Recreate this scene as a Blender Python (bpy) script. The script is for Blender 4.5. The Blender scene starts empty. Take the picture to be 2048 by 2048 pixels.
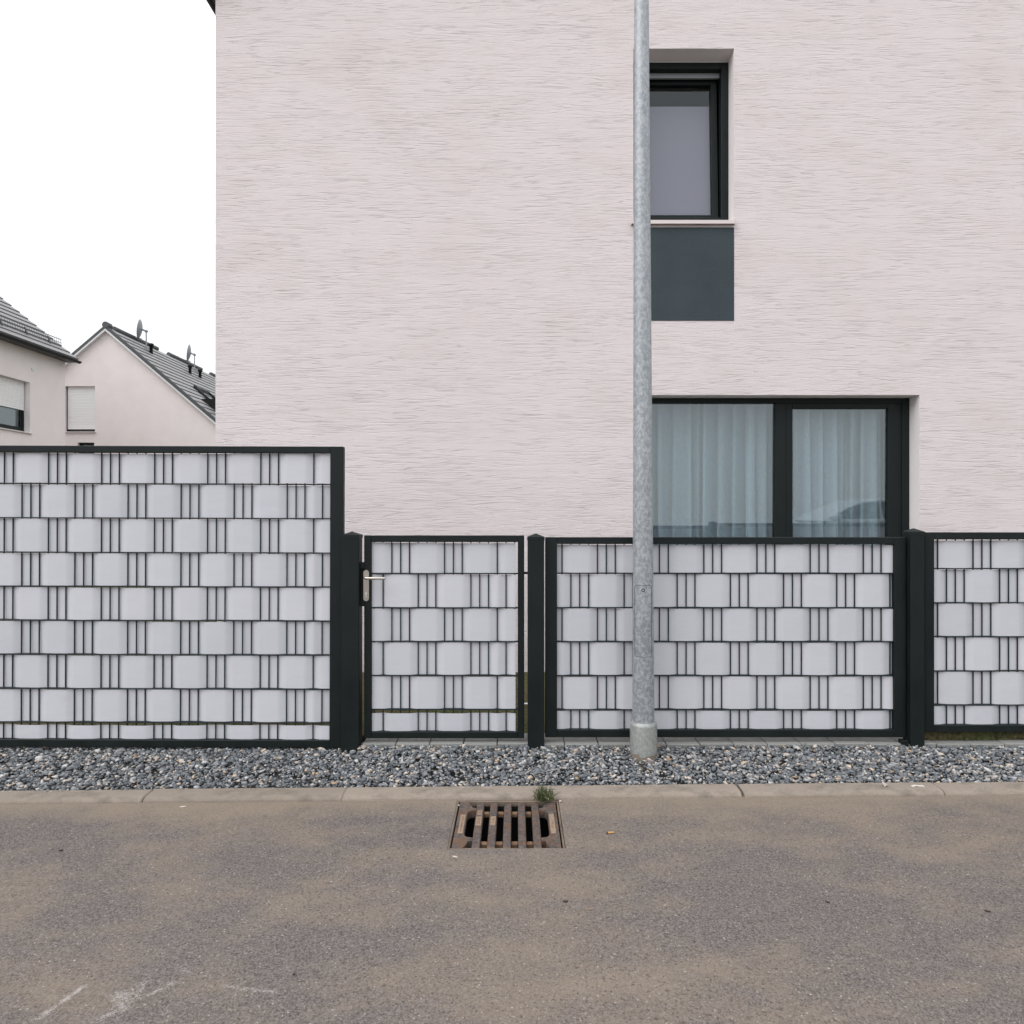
import bpy, bmesh, math, random
import numpy as np
from mathutils import Vector, Matrix
random.seed(7); rng = np.random.default_rng(7)
R = math.radians
sc = bpy.context.scene
col = sc.collection

# ------------------------------------------------------------------ camera
H = 1.41                       # eye height above the road, metres
F = 1340.0                     # focal length in photo pixels (2048 px wide)
cam_d = bpy.data.cameras.new('camera')
cam = bpy.data.objects.new('camera', cam_d); col.objects.link(cam)
cam.location = (0, 0, H); cam.rotation_euler = (R(90), 0, 0)
cam_d.sensor_width = 36; cam_d.lens = F / 2048 * 36
cam_d.shift_x = -7 / 2048; cam_d.shift_y = 9 / 2048
cam_d.clip_start = 0.05; cam_d.clip_end = 2000
sc.camera = cam

# ------------------------------------------------------------------ sky, sun, exposure
SUN_EL, SUN_AZ = R(46), R(238)            # sun behind the camera, off to its left
world = bpy.data.worlds.new('World'); sc.world = world; world.use_nodes = True
wn = world.node_tree.nodes; wl = world.node_tree.links; wn.clear()
sky = wn.new('ShaderNodeTexSky'); sky.sky_type = 'NISHITA'; sky.sun_disc = False
sky.sun_elevation = SUN_EL; sky.sun_rotation = SUN_AZ
tc = wn.new('ShaderNodeTexCoord')
cn = wn.new('ShaderNodeTexNoise'); cn.inputs['Scale'].default_value = 2.2; cn.inputs['Detail'].default_value = 5
wl.new(tc.outputs['Generated'], cn.inputs['Vector'])
cr = wn.new('ShaderNodeValToRGB')
cr.color_ramp.elements[0].position = .36; cr.color_ramp.elements[0].color = (.92, .935, .955, 1)
cr.color_ramp.elements[1].position = .62; cr.color_ramp.elements[1].color = (1.04, 1.04, 1.04, 1)
wl.new(cn.outputs['Fac'], cr.inputs['Fac'])
# overcast: the cloud layer grows brighter from the horizon to the zenith
sz_ = wn.new('ShaderNodeSeparateXYZ'); wl.new(tc.outputs['Generated'], sz_.inputs[0])
gr = wn.new('ShaderNodeMapRange'); gr.inputs['From Min'].default_value = 0; gr.inputs['From Max'].default_value = 1
gr.inputs['To Min'].default_value = 6.25; gr.inputs['To Max'].default_value = 14.5; wl.new(sz_.outputs['Z'], gr.inputs['Value'])
cl = wn.new('ShaderNodeMixRGB'); cl.blend_type = 'MULTIPLY'; cl.inputs['Fac'].default_value = 1
wl.new(cr.outputs['Color'], cl.inputs['Color1']); wl.new(gr.outputs['Result'], cl.inputs['Color2'])
mx = wn.new('ShaderNodeMixRGB'); mx.inputs['Fac'].default_value = .93
wl.new(sky.outputs['Color'], mx.inputs['Color1']); wl.new(cl.outputs['Color'], mx.inputs['Color2'])
bg = wn.new('ShaderNodeBackground'); bg.inputs['Strength'].default_value = .125
wl.new(mx.outputs['Color'], bg.inputs['Color'])
wo = wn.new('ShaderNodeOutputWorld'); wl.new(bg.outputs['Background'], wo.inputs['Surface'])

sun_d = bpy.data.lights.new('sun', 'SUN'); sun_d.energy = 1.5; sun_d.angle = R(50); sun_d.color = (1, .965, .93)
sun = bpy.data.objects.new('sun', sun_d); col.objects.link(sun)
to_sun = Vector((math.sin(SUN_AZ) * math.cos(SUN_EL), math.cos(SUN_AZ) * math.cos(SUN_EL), math.sin(SUN_EL)))
sun.rotation_euler = to_sun.to_track_quat('Z', 'Y').to_euler()
sun.location = to_sun * 30

vs = sc.view_settings
vs.view_transform = 'Standard'; vs.look = 'None'; vs.exposure = .22; vs.gamma = 1; vs.use_curve_mapping = False
sc.cycles.max_bounces = 8; sc.cycles.transparent_max_bounces = 16
sc.cycles.use_denoising = True

def at(px, py, Y):             # photo measurement on the plane at distance Y -> metres
    return ((px - 1031) * Y / F, Y, H - (py - 1033) * Y / F)
def ax(px, Y): return (px - 1031) * Y / F
def az(py, Y): return H - (py - 1033) * Y / F

# ------------------------------------------------------------------ materials
class Mat:
    def __init__(s, name, rough=.6, color=(.5, .5, .5), metal=0, spec=.5):
        s.m = bpy.data.materials.new(name); s.m.use_nodes = True
        s.n = s.m.node_tree.nodes; s.l = s.m.node_tree.links
        s.b = s.n['Principled BSDF']; s.out = s.n['Material Output']
        s.b.inputs['Base Color'].default_value = (*color, 1)
        s.b.inputs['Roughness'].default_value = rough; s.b.inputs['Metallic'].default_value = metal
        s.b.inputs['Specular IOR Level'].default_value = spec
        s.co = s.n.new('ShaderNodeTexCoord')
        s._h = None
    def vec(s, scale=(1, 1, 1), rot=(0, 0, 0), warp=None):
        mp = s.n.new('ShaderNodeMapping'); mp.inputs['Scale'].default_value = scale; mp.inputs['Rotation'].default_value = rot
        src = s.co.outputs['Object']
        if warp:
            sc_, amt = warp
            nz = s.n.new('ShaderNodeTexNoise'); nz.inputs['Scale'].default_value = sc_; nz.inputs['Detail'].default_value = 2
            s.l.new(src, nz.inputs['Vector'])
            sub = s.n.new('ShaderNodeVectorMath'); sub.operation = 'SUBTRACT'; sub.inputs[1].default_value = (.5, .5, .5)
            s.l.new(nz.outputs['Color'], sub.inputs[0])
            ml = s.n.new('ShaderNodeVectorMath'); ml.operation = 'SCALE'; ml.inputs['Scale'].default_value = amt
            s.l.new(sub.outputs[0], ml.inputs[0])
            ad = s.n.new('ShaderNodeVectorMath'); ad.operation = 'ADD'
            s.l.new(src, ad.inputs[0]); s.l.new(ml.outputs[0], ad.inputs[1]); src = ad.outputs[0]
        s.l.new(src, mp.inputs['Vector']); return mp.outputs['Vector']
    def noise(s, scale, detail=4, rough=.55, vec=None, dist=0):
        nz = s.n.new('ShaderNodeTexNoise'); nz.inputs['Scale'].default_value = scale
        nz.inputs['Detail'].default_value = detail; nz.inputs['Roughness'].default_value = rough; nz.inputs['Distortion'].default_value = dist
        s.l.new(vec if vec else s.vec(), nz.inputs['Vector']); return nz.outputs['Fac']
    def voro(s, scale, vec=None, out='Color', feature='F1', rand=1):
        v = s.n.new('ShaderNodeTexVoronoi'); v.feature = feature; v.inputs['Scale'].default_value = scale; v.inputs['Randomness'].default_value = rand
        s.l.new(vec if vec else s.vec(), v.inputs['Vector'])
        if out == 'Color':
            sp = s.n.new('ShaderNodeSeparateColor'); s.l.new(v.outputs['Color'], sp.inputs[0]); return sp.outputs[0]
        return v.outputs['Distance']
    def ramp(s, fac, stops):
        r = s.n.new('ShaderNodeValToRGB'); e = r.color_ramp.elements
        while len(e) < len(stops): e.new(.5)
        for k, (p, c) in enumerate(stops):
            e[k].position = p; e[k].color = (*c, 1) if isinstance(c, tuple) else (c, c, c, 1)
        s.l.new(fac, r.inputs['Fac']); return r.outputs['Color']
    def mix(s, fac, a, b, mode='MIX'):
        m = s.n.new('ShaderNodeMixRGB'); m.blend_type = mode
        for v, k in ((fac, 'Fac'), (a, 'Color1'), (b, 'Color2')):
            if isinstance(v, (int, float)): m.inputs[k].default_value = v if k == 'Fac' else (v, v, v, 1)
            elif isinstance(v, tuple): m.inputs[k].default_value = (*v, 1)
            else: s.l.new(v, m.inputs[k])
        return m.outputs['Color']
    def math(s, op, a, b=0., clamp=False):
        m = s.n.new('ShaderNodeMath'); m.operation = op; m.use_clamp = clamp
        for v, k in ((a, 0), (b, 1)):
            if isinstance(v, (int, float)): m.inputs[k].default_value = v
            else: s.l.new(v, m.inputs[k])
        return m.outputs[0]
    def axis(s, which):
        sp = s.n.new('ShaderNodeSeparateXYZ'); s.l.new(s.co.outputs['Object'], sp.inputs[0]); return sp.outputs[which]
    def color(s, c): s.l.new(c, s.b.inputs['Base Color'])
    def roughness(s, c): s.l.new(c, s.b.inputs['Roughness'])
    def bump(s, h, dist=.002, strength=1.):
        b = s.n.new('ShaderNodeBump'); b.inputs['Distance'].default_value = dist; b.inputs['Strength'].default_value = strength
        s.l.new(h, b.inputs['Height'])
        if s._h: s.l.new(s._h, b.inputs['Normal'])
        s._h = b.outputs['Normal']; s.l.new(s._h, s.b.inputs['Normal'])

RIBS = 9.0
def mk_plaster(name, base, dirt, relief=1.0, big=1.0):
    m = Mat(name, .92, base, spec=.15)
    # combed ribs: contour lines of a noise drawn out sideways, broken up and gathered in places
    rib = m.noise(1.0, 2, .5, m.vec((.9, .9, 21), warp=(1.2, .022)))
    tri = m.math('PINGPONG', m.math('MULTIPLY', rib, RIBS), .5)
    groove = m.ramp(tri, [(.0, 0.), (.17, 1.)])
    gaps = m.noise(1.0, 4, .65, m.vec((7, 7, 55), warp=(2.0, .03)))
    fine = m.noise(1.0, 3, .6, m.vec((14, 14, 210), warp=(2.1, .03)))
    grain = m.noise(130, 4, .7)
    zone = m.noise(1.6, 4, .6, m.vec((.8, .8, 1.5))); zone2 = m.noise(2.6, 4, .6, m.vec((.6, .6, 1.8)))
    amt = m.math('MULTIPLY', m.ramp(zone2, [(.34, .3), (.66, 1.)]), m.ramp(gaps, [(.40, .12), (.58, 1.)]))
    cut = m.math('MULTIPLY', m.math('SUBTRACT', 1., groove), amt)
    h = m.math('SUBTRACT', m.math('ADD', m.math('MULTIPLY', fine, .8), m.math('MULTIPLY', grain, 1.7)), m.math('MULTIPLY', cut, 1.0))
    m.bump(h, .0048 * relief, 1.)
    c = m.mix(m.ramp(zone, [(.46, 0.), (.75, .8)]), base, dirt)
    deep = m.mix(m.math('MULTIPLY', cut, .27), c, tuple(x * .6 for x in dirt))  # groove dirt, darkened further to paint in the shade of the ribs
    pale = m.mix(m.ramp(grain, [(.32, .22), (.48, 0.)]), deep, tuple(x * .72 for x in dirt))
    m.color(pale)
    return m.m

PLASTER = mk_plaster('pale_pink_scratch_plaster', (.798, .728, .746), (.735, .66, .655))
def mk_simple_plaster(name, base, amt=.06, scale=60, dist=.001):
    m = Mat(name, .9, base, spec=.2)
    n1 = m.noise(2.2, 4); n2 = m.noise(scale, 3)
    m.color(m.mix(m.ramp(n1, [(.35, 0.), (.7, 1.)]), base, tuple(x * (1 - amt) for x in base)))
    m.bump(n2, dist); return m.m
REVEAL = mk_simple_plaster('smooth_white_reveal_plaster', (.80, .765, .765), .03, 200, .0006)
SLATE = mk_simple_plaster('slate_blue_painted_plaster', (.056, .074, .086), .22, 120, .003)
FARWALL = mk_simple_plaster('far_pale_render', (.745, .69, .688), .06, 40, .003)
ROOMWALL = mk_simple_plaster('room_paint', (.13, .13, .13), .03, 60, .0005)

def mk_powder(name, base, rough=.5):
    m = Mat(name, rough, base, spec=.25)
    n = m.noise(7, 5, .6, m.vec((1, 1, .5))); g = m.noise(900, 2)
    m.color(m.mix(m.ramp(n, [(.35, 0.), (.75, 1.)]), base, tuple(x * 1.5 + .001 for x in base)))
    m.roughness(m.ramp(n, [(.3, rough - .06), (.7, rough + .1)]))
    m.bump(g, .0003, .6); return m.m
ANTH = mk_powder('anthracite_powder_coat', (.0048, .0082, .0088))
WIREM = mk_powder('anthracite_wire_coat', (.009, .017, .021), .45)
BLACKP = mk_powder('black_plastic', (.006, .007, .008), .5)

def mk_pvc():
    m = Mat('pale_grey_pvc', .42, (.60, .60, .63), spec=.4)
    br = m.noise(1, 3, .6, m.vec((6, 30, 260))); big = m.noise(5, 4, .6, m.vec((1, 1, 2)))
    inf = m.n.new('ShaderNodeObjectInfo')
    tint = m.mix(inf.outputs['Random'], (.512, .526, .572), (.552, .560, .606))
    c = m.mix(m.ramp(br, [(.35, .10), (.65, 0.)]), tint, (.41, .415, .455))
    dirt = m.ramp(m.noise(3.5, 5, .65, m.vec((1, 1, 1.8))), [(.62, 0.), (.85, .35)])
    m.color(m.mix(dirt, c, (.37, .355, .33)))
    m.bump(br, .0006, .5); m.bump(big, .006, .5); return m.m
PVC = mk_pvc()

def mk_galv(name, lo, hi, rust=False):
    m = Mat(name, .5, lo, metal=.35, spec=.5)
    v = m.vec((1, 1, .55), warp=(25, .03))
    sp = m.voro(105, v); blot = m.noise(60, 5, .65, m.vec((1, 1, .7), warp=(14, .05))); big = m.noise(3.5, 3, .5, m.vec((1, 1, .6)))
    f = m.math('ADD', m.math('MULTIPLY', sp, .28), m.math('MULTIPLY', m.ramp(blot, [(.44, 0.), (.58, 1.)]), .6))
    f = m.math('ADD', f, m.math('MULTIPLY', m.math('SUBTRACT', big, .5), .7), True)
    c = m.mix(f, lo, hi)
    if rust:
        z = m.axis(2); edge = m.math('ADD', z, m.math('MULTIPLY', m.noise(26, 4), -.05))
        c = m.mix(m.ramp(edge, [(-.045, .75), (-.008, 0.)]), c, (.20, .145, .09))
    m.color(c); m.roughness(m.ramp(f, [(0., .42), (1., .62)])); m.bump(blot, .0008, .6); return m.m
GALV = mk_galv('galvanised_steel', (.225, .25, .275), (.43, .45, .475))
GALVB = mk_galv('galvanised_sleeve', (.24, .26, .255), (.37, .38, .37), True)
m = Mat('brushed_stainless', .3, (.50, .47, .42), metal=.9); m.bump(m.noise(1, 2, .5, m.vec((60, 60, 900))), .0003, .5); STEEL = m.m
m = Mat('dark_gap', .9, (.02, .02, .02), spec=.1); m.bump(m.noise(80), .0005); GAP = m.m
m = Mat('bright_zinc_bolt', .3, (.75, .75, .74), metal=.8); m.bump(m.noise(400), .0003); ZINC = m.m
m = Mat('painted_sill_metal', .45, (.66, .60, .60), spec=.4); m.bump(m.noise(300), .0003); SILL = m.m
m = Mat('roller_shutter_aluminium', .55, (.74, .74, .75), spec=.3); m.bump(m.noise(200), .0003); SHUT = m.m

def mk_glass(name, tint, ior):
    m = Mat(name); m.n.remove(m.b)
    tr = m.n.new('ShaderNodeBsdfTransparent'); tr.inputs['Color'].default_value = (*tint, 1)
    gl = m.n.new('ShaderNodeBsdfGlossy'); gl.inputs['Roughness'].default_value = .0
    gl.inputs['Color'].default_value = (.95, .985, 1., 1)
    wav = m.n.new('ShaderNodeBump'); wav.inputs['Distance'].default_value = .0006; wav.inputs['Strength'].default_value = .06
    m.l.new(m.noise(2.2, 1), wav.inputs['Height']); m.l.new(wav.outputs['Normal'], gl.inputs['Normal'])
    fr = m.n.new('ShaderNodeFresnel'); 
    ge = m.n.new('ShaderNodeNewGeometry'); io = m.n.new('ShaderNodeMapRange')      # the same index from both faces of the pane
    io.inputs['To Min'].default_value = ior; io.inputs['To Max'].default_value = 1 / ior
    m.l.new(ge.outputs['Backfacing'], io.inputs['Value']); m.l.new(io.outputs['Result'], fr.inputs['IOR'])
    mxs = m.n.new('ShaderNodeMixShader'); m.l.new(fr.outputs[0], mxs.inputs[0])
    m.l.new(tr.outputs[0], mxs.inputs[1]); m.l.new(gl.outputs[0], mxs.inputs[2])
    m.l.new(mxs.outputs[0], m.out.inputs['Surface']); return m.m
GLASS = mk_glass('double_glazing', (.85, .92, .945), 1.85)
GLASSU = mk_glass('upper_glazing', (.87, .918, .938), 1.36)
CARGLASS = mk_glass('car_glass', (.3, .34, .34), 1.6)

def mk_curtain():
    m = Mat('sheer_white_voile', .9, (.74, .73, .75), spec=.05)
    tr = m.n.new('ShaderNodeBsdfTransparent'); tl = m.n.new('ShaderNodeBsdfTranslucent'); tl.inputs['Color'].default_value = (.74, .73, .75, 1)
    a = m.n.new('ShaderNodeMixShader'); a.inputs[0].default_value = .3
    m.l.new(m.b.outputs[0], a.inputs[1]); m.l.new(tl.outputs[0], a.inputs[2])
    b = m.n.new('ShaderNodeMixShader'); weave = m.ramp(m.noise(1, 2, .5, m.vec((300, 300, 30))), [(.3, .16), (.7, .34)])
    m.l.new(weave, b.inputs[0])
    m.l.new(a.outputs[0], b.inputs[1]); m.l.new(tr.outputs[0], b.inputs[2]); m.l.new(b.outputs[0], m.out.inputs['Surface'])
    return m.m
CURT = mk_curtain()

def mk_asphalt():
    m = Mat('dusty_asphalt', .95, (.15, .135, .125), spec=.12)
    g1 = m.math('ADD', m.math('MULTIPLY', m.noise(130, 6, .8), .62), m.math('ADD', m.math('MULTIPLY', m.voro(170), .16), m.math('MULTIPLY', m.voro(330), .22))); g2 = m.noise(420, 2, .6)
    st = m.voro(210); spk = m.math('MULTIPLY', m.ramp(st, [(.962, 0.), (.985, 1.)]), m.ramp(m.noise(60, 2), [(.45, .15), (.7, 1.)]))
    pits = m.ramp(m.noise(95, 3, .6), [(.32, 1.), (.44, 0.)])
    big = m.noise(1.15, 5, .6, m.vec((.8, 1.5, 1), rot=(0, 0, R(-22)))); mid = m.noise(4.2, 5, .6, m.vec((.7, 1.3, 1), rot=(0, 0, R(-25))))
    dust = m.math('ADD', m.math('MULTIPLY', big, .55), m.math('MULTIPLY', mid, .45))
    ygrad = m.ramp(m.axis(1), [(.0, 0.), (1., 0.)])
    base = m.mix(m.ramp(g1, [(.32, 0.), (.68, 1.)]), (.070, .061, .059), (.215, .190, .181))
    base = m.mix(m.ramp(dust, [(.44, 0.), (.61, .80)]), base, m.mix(g1, (.138, .111, .088), (.300, .249, .203)))
    base = m.mix(m.ramp(m.noise(2.3, 5, .6), [(.60, 0.), (.74, .30)]), base, (.075, .075, .075))
    base = m.mix(m.math('MULTIPLY', pits, .7), base, (.05, .047, .045))
    base = m.mix(m.math('MULTIPLY', spk, .9), base, (.42, .39, .36))
    # a band of washed-in sand along the kerb
    y = m.axis(1); sand = m.ramp(m.math('ADD', y, m.math('MULTIPLY', m.noise(5, 4), .28)), [(0., 0.), (1., 0.)])
    ys = m.math('MULTIPLY', m.math('SUBTRACT', m.math('ADD', y, m.math('MULTIPLY', m.noise(4.5, 4), .3)), 3.27), 5., True)
    base = m.mix(m.math('MULTIPLY', ys, .7), base, m.mix(g1, (.17, .135, .10), (.30, .25, .20)))
    m.color(base)
    m.bump(g1, .0035, .7); m.bump(g2, .0015, .6); return m.m
ASPH = mk_asphalt()

def mk_conc(name, lo, hi, stain, dist=.0015):
    m = Mat(name, .93, lo, spec=.15)
    a = m.noise(5, 5, .65); g = m.noise(260, 3, .65)
    inf = m.n.new('ShaderNodeObjectInfo')
    c = m.mix(a, lo, hi); c = m.mix(m.math('MULTIPLY', m.ramp(g, [(.3, 1.), (.5, 0.)]), .4), c, stain)
    c = m.mix(m.ramp(m.noise(9, 5, .7, m.vec((.6, 1, 1))), [(.48, 0.), (.66, .65)]), c, stain)
    c = m.mix(m.math('MULTIPLY', inf.outputs['Random'], .25), c, stain)
    m.color(c); m.bump(g, dist, .8); return m
mk = mk_conc('weathered_kerb_concrete', (.235, .197, .165), (.335, .288, .247), (.13, .112, .092), .003)
KERB = mk.m
PAVER = mk_conc('grey_paver_concrete', (.23, .235, .23), (.30, .30, .29), (.13, .13, .125)).m
MORTAR = mk_conc('mortar_bed', (.17, .135, .11), (.30, .235, .19), (.07, .05, .04), .003).m

def mk_gravel():
    m = Mat('crushed_stone', .9, (.2, .22, .24), spec=.2)
    at_ = m.n.new('ShaderNodeAttribute'); at_.attribute_name = 'stone_colour'
    n = m.noise(260, 4, .65); v = m.noise(70, 3, .6)
    c = m.mix(m.ramp(n, [(.4, 0.), (.72, .38)]), at_.outputs['Color'], (.42, .42, .43))
    c = m.mix(m.ramp(v, [(.3, .35), (.5, 0.)]), c, m.mix(.5, at_.outputs['Color'], (.06, .065, .07)))
    m.color(c); m.bump(n, .0012, .7); return m.m
GRAVEL = mk_gravel()
m = Mat('gravel_fines', .95, (.10, .105, .11), spec=.1); n_ = m.noise(160, 4, .7)
m.color(m.ramp(n_, [(.35, (.035, .037, .04)), (.65, (.17, .17, .17))])); m.bump(n_, .006); FINES = m.m
m = Mat('mossy_yard_soil', .95, (.06, .055, .03), spec=.1); n_ = m.noise(45, 5, .7); n2_ = m.noise(3, 4)
m.color(m.mix(m.ramp(n2_, [(.4, 0.), (.65, 1.)]), m.ramp(n_, [(.35, (.035, .035, .02)), (.65, (.14, .11, .06))]), m.ramp(n_, [(.35, (.03, .045, .018)), (.65, (.12, .12, .05))])))
m.bump(n_, .02); SOIL = m.m
m = Mat('distant_ground', .95, (.10, .11, .06), spec=.1); n_ = m.noise(.5, 5); m.color(m.ramp(n_, [(.3, (.07, .08, .04)), (.7, (.14, .13, .08))])); GROUND = m.m

def mk_iron():
    m = Mat('worn_cast_iron', .62, (.1, .085, .08), metal=.25, spec=.4)
    a = m.noise(14, 5, .65); b = m.noise(55, 4, .6); z = m.axis(2)
    c = m.mix(m.ramp(b, [(.35, 0.), (.68, 1.)]), (.060, .050, .045), (.150, .126, .118))
    c = m.mix(m.ramp(a, [(.46, 0.), (.64, .85)]), c, (.155, .085, .052))
    m.color(c); m.bump(b, .0015, .8); return m.m
IRON = mk_iron()
m = Mat('orange_rust', .9, (.30, .16, .075), spec=.1); n_ = m.noise(60, 5, .7)
m.color(m.ramp(n_, [(.3, (.115, .07, .044)), (.7, (.25, .16, .105))])); m.bump(n_, .002); RUST = m.m
m = Mat('beige_cast_plate', .85, (.36, .27, .20), spec=.2); n_ = m.noise(120, 4, .7)
m.color(m.ramp(n_, [(.3, (.17, .115, .08)), (.7, (.33, .25, .19))])); m.bump(n_, .0012); BEIGE = m.m

def mk_tile():
    m = Mat('anthracite_roof_tile', .55, (.14, .14, .145), spec=.35)
    n = m.noise(3, 4, .6); g = m.noise(60, 3)
    m.color(m.mix(n, (.185, .185, .19), (.255, .25, .255))); m.bump(g, .002); return m.m
TILE = mk_tile()
m = Mat('dark_verge_tile', .55, (.055, .06, .065)); m.bump(m.noise(50), .002); DTILE = m.m
m = Mat('pale_verge_metal', .5, (.62, .63, .64), spec=.4); m.bump(m.noise(60), .0005); TRIM = m.m
m = Mat('grey_dish_paint', .5, (.24, .26, .28), spec=.4); m.bump(m.noise(60), .0005); DISH = m.m
m = Mat('grass_blade', .6, (.07, .10, .035), spec=.3); inf_ = m.noise(30, 2)
m.color(m.ramp(inf_, [(.35, (.035, .06, .018)), (.65, (.11, .14, .055))])); GRASS = m.m
m = Mat('dry_straw', .8, (.42, .36, .24), spec=.1); m.bump(m.noise(90), .0005); STRAW = m.m
m = Mat('pale_blind_fabric', .9, (.36, .295, .335), spec=.1); m.bump(m.noise(300), .0003); BLIND = m.m
def mk_chalk():
    m = Mat('rubbed_chalk', .95, (.62, .58, .57), spec=.05)
    tr = m.n.new('ShaderNodeBsdfTransparent'); mxs = m.n.new('ShaderNodeMixShader')
    at_ = m.n.new('ShaderNodeAttribute'); at_.attribute_name = 'cover'
    n = m.noise(230, 3, .65); n2 = m.noise(40, 3, .6)
    f = m.math('ADD', m.math('MULTIPLY', n, .75), m.math('MULTIPLY', n2, .4))
    f = m.math('ADD', f, m.math('MULTIPLY', m.math('SUBTRACT', at_.outputs['Fac'], 1.), .34))
    m.l.new(m.ramp(f, [(.40, 0.), (.74, .60)]), mxs.inputs[0])
    m.l.new(tr.outputs[0], mxs.inputs[1]); m.l.new(m.b.outputs[0], mxs.inputs[2]); m.l.new(mxs.outputs[0], m.out.inputs['Surface']); return m.m
CHALK = mk_chalk()
m = Mat('pale_litter', .8, (.55, .51, .47), spec=.2); m.bump(m.noise(200), .0005); PALE = m.m
m = Mat('cork_filter_paper', .8, (.48, .26, .09), spec=.2); n_ = m.noise(300, 3); m.color(m.ramp(n_, [(.4, (.42, .22, .07)), (.7, (.58, .36, .16))])); CORK = m.m
m = Mat('pink_grey_stone', .9, (.42, .36, .35), spec=.2); n_ = m.noise(90, 4); m.color(m.ramp(n_, [(.35, (.33, .28, .27)), (.65, (.52, .45, .43))])); m.bump(n_, .002); PINKST = m.m
m = Mat('dark_dried_leaf', .8, (.05, .04, .03), spec=.2); m.bump(m.noise(200), .001); LEAF = m.m
m = Mat('silver_car_paint', .3, (.55, .57, .60), metal=.6); m.b.inputs['Coat Weight'].default_value = .6; m.bump(m.noise(800), .00005); CARP = m.m
m = Mat('car_window_glass', .08, (.05, .07, .075), spec=.8); m.bump(m.noise(3), .0002); CARWIN = m.m
m = Mat('tyre_rubber', .85, (.02, .02, .02)); m.bump(m.noise(90), .002); TYRE = m.m
m = Mat('red_lamp_lens', .2, (.35, .02, .02)); m.bump(m.noise(200), .0003); REDL = m.m

# ------------------------------------------------------------------ mesh building
def wloc(o):
    v = Vector((0, 0, 0))
    while o: v += o.location; o = o.parent
    return v
def props(o, label=None, cat=None, group=None, kind=None):
    for k, v in (('label', label), ('category', cat), ('group', group), ('kind', kind)):
        if v: o[k] = v
    return o
def empty(name, loc, label, cat, group=None):
    o = bpy.data.objects.new(name, None); col.objects.link(o); o.location = loc; o.empty_display_size = .2
    return props(o, label, cat, group)

class MB:
    def __init__(s): s.v = []; s.f = []; s.sm = []
    def add(s, vs_, fs, smooth=False):
        k = len(s.v); s.v += [tuple(p) for p in vs_]; s.f += [tuple(i + k for i in f) for f in fs]; s.sm += [smooth] * len(fs); return s
    def box(s, x0, x1, y0, y1, z0, z1):
        return s.add([(x0, y0, z0), (x1, y0, z0), (x1, y1, z0), (x0, y1, z0), (x0, y0, z1), (x1, y0, z1), (x1, y1, z1), (x0, y1, z1)],
                     [(0, 3, 2, 1), (4, 5, 6, 7), (0, 1, 5, 4), (1, 2, 6, 5), (2, 3, 7, 6), (3, 0, 4, 7)])
    def cbox(s, x0, x1, y0, y1, z0, z1, c=.002):
        bm = bmesh.new(); r = bmesh.ops.create_cube(bm, size=1)
        for v in bm.verts: v.co = Vector((x0 + (v.co.x + .5) * (x1 - x0), y0 + (v.co.y + .5) * (y1 - y0), z0 + (v.co.z + .5) * (z1 - z0)))
        bmesh.ops.bevel(bm, geom=bm.edges[:], offset=c, segments=1, affect='EDGES', profile=.5)
        s.bm(bm); bm.free(); return s
    def bm(s, bm, smooth=False):
        bm.verts.index_update(); return s.add([v.co[:] for v in bm.verts], [[v.index for v in f.verts] for f in bm.faces], smooth)
    def prism(s, poly, d0, d1, axis='x', smooth=False):   # poly in the plane across the axis
        mk_ = {'x': lambda p, d: (d, p[0], p[1]), 'y': lambda p, d: (p[0], d, p[1]), 'z': lambda p, d: (p[0], p[1], d)}[axis]
        n = len(poly); vs_ = [mk_(p, d0) for p in poly] + [mk_(p, d1) for p in poly]
        fs = [tuple(range(n - 1, -1, -1)), tuple(range(n, 2 * n))] + [(i, (i + 1) % n, n + (i + 1) % n, n + i) for i in range(n)]
        return s.add(vs_, fs, smooth)
    def tube(s, pts, r, n=8, cap=True, smooth=True):
        pts = [Vector(p) for p in pts]; rs = r if isinstance(r, (list, tuple)) else [r] * len(pts)
        k0 = len(s.v); vs_ = []; fs = []
        up = None
        for i, p in enumerate(pts):
            t = (pts[min(i + 1, len(pts) - 1)] - pts[max(i - 1, 0)]).normalized()
            if up is None: up = Vector((0, 0, 1)) if abs(t.z) < .9 else Vector((0, -1, 0))
            a = (up - t * up.dot(t)).normalized(); b = t.cross(a); up = a
            for j in range(n):
                w = 2 * math.pi * j / n; vs_.append(p + (a * math.cos(w) + b * math.sin(w)) * rs[i])
        for i in range(len(pts) - 1):
            for j in range(n):
                fs.append((i * n + j, i * n + (j + 1) % n, (i + 1) * n + (j + 1) % n, (i + 1) * n + j))
        s.add(vs_, fs, smooth)
        if cap:
            m_ = len(pts) - 1
            s.add([vs_[j] for j in range(n)], [tuple(range(n - 1, -1, -1))]); s.add([vs_[m_ * n + j] for j in range(n)], [tuple(range(n))])
        return s
    def mesh(s, name, mat, org=(0, 0, 0)):
        me = bpy.data.meshes.new(name); o = Vector(org)
        me.from_pydata([tuple(Vector(p) - o) for p in s.v], [], s.f); me.polygons.foreach_set('use_smooth', s.sm)
        for mm in (mat if isinstance(mat, list) else [mat]): me.materials.append(mm)
        bm = bmesh.new(); bm.from_mesh(me); bmesh.ops.recalc_face_normals(bm, faces=bm.faces[:]); bm.to_mesh(me); bm.free()
        me.update(); return me
    def build(s, name, mat, parent=None, org=None):
        pw = wloc(parent) if parent else Vector((0, 0, 0))
        ow = Vector(org) if org is not None else pw
        o = bpy.data.objects.new(name, s.mesh(name, mat, ow)); col.objects.link(o)
        o.parent = parent; o.location = ow - pw; return o
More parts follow.
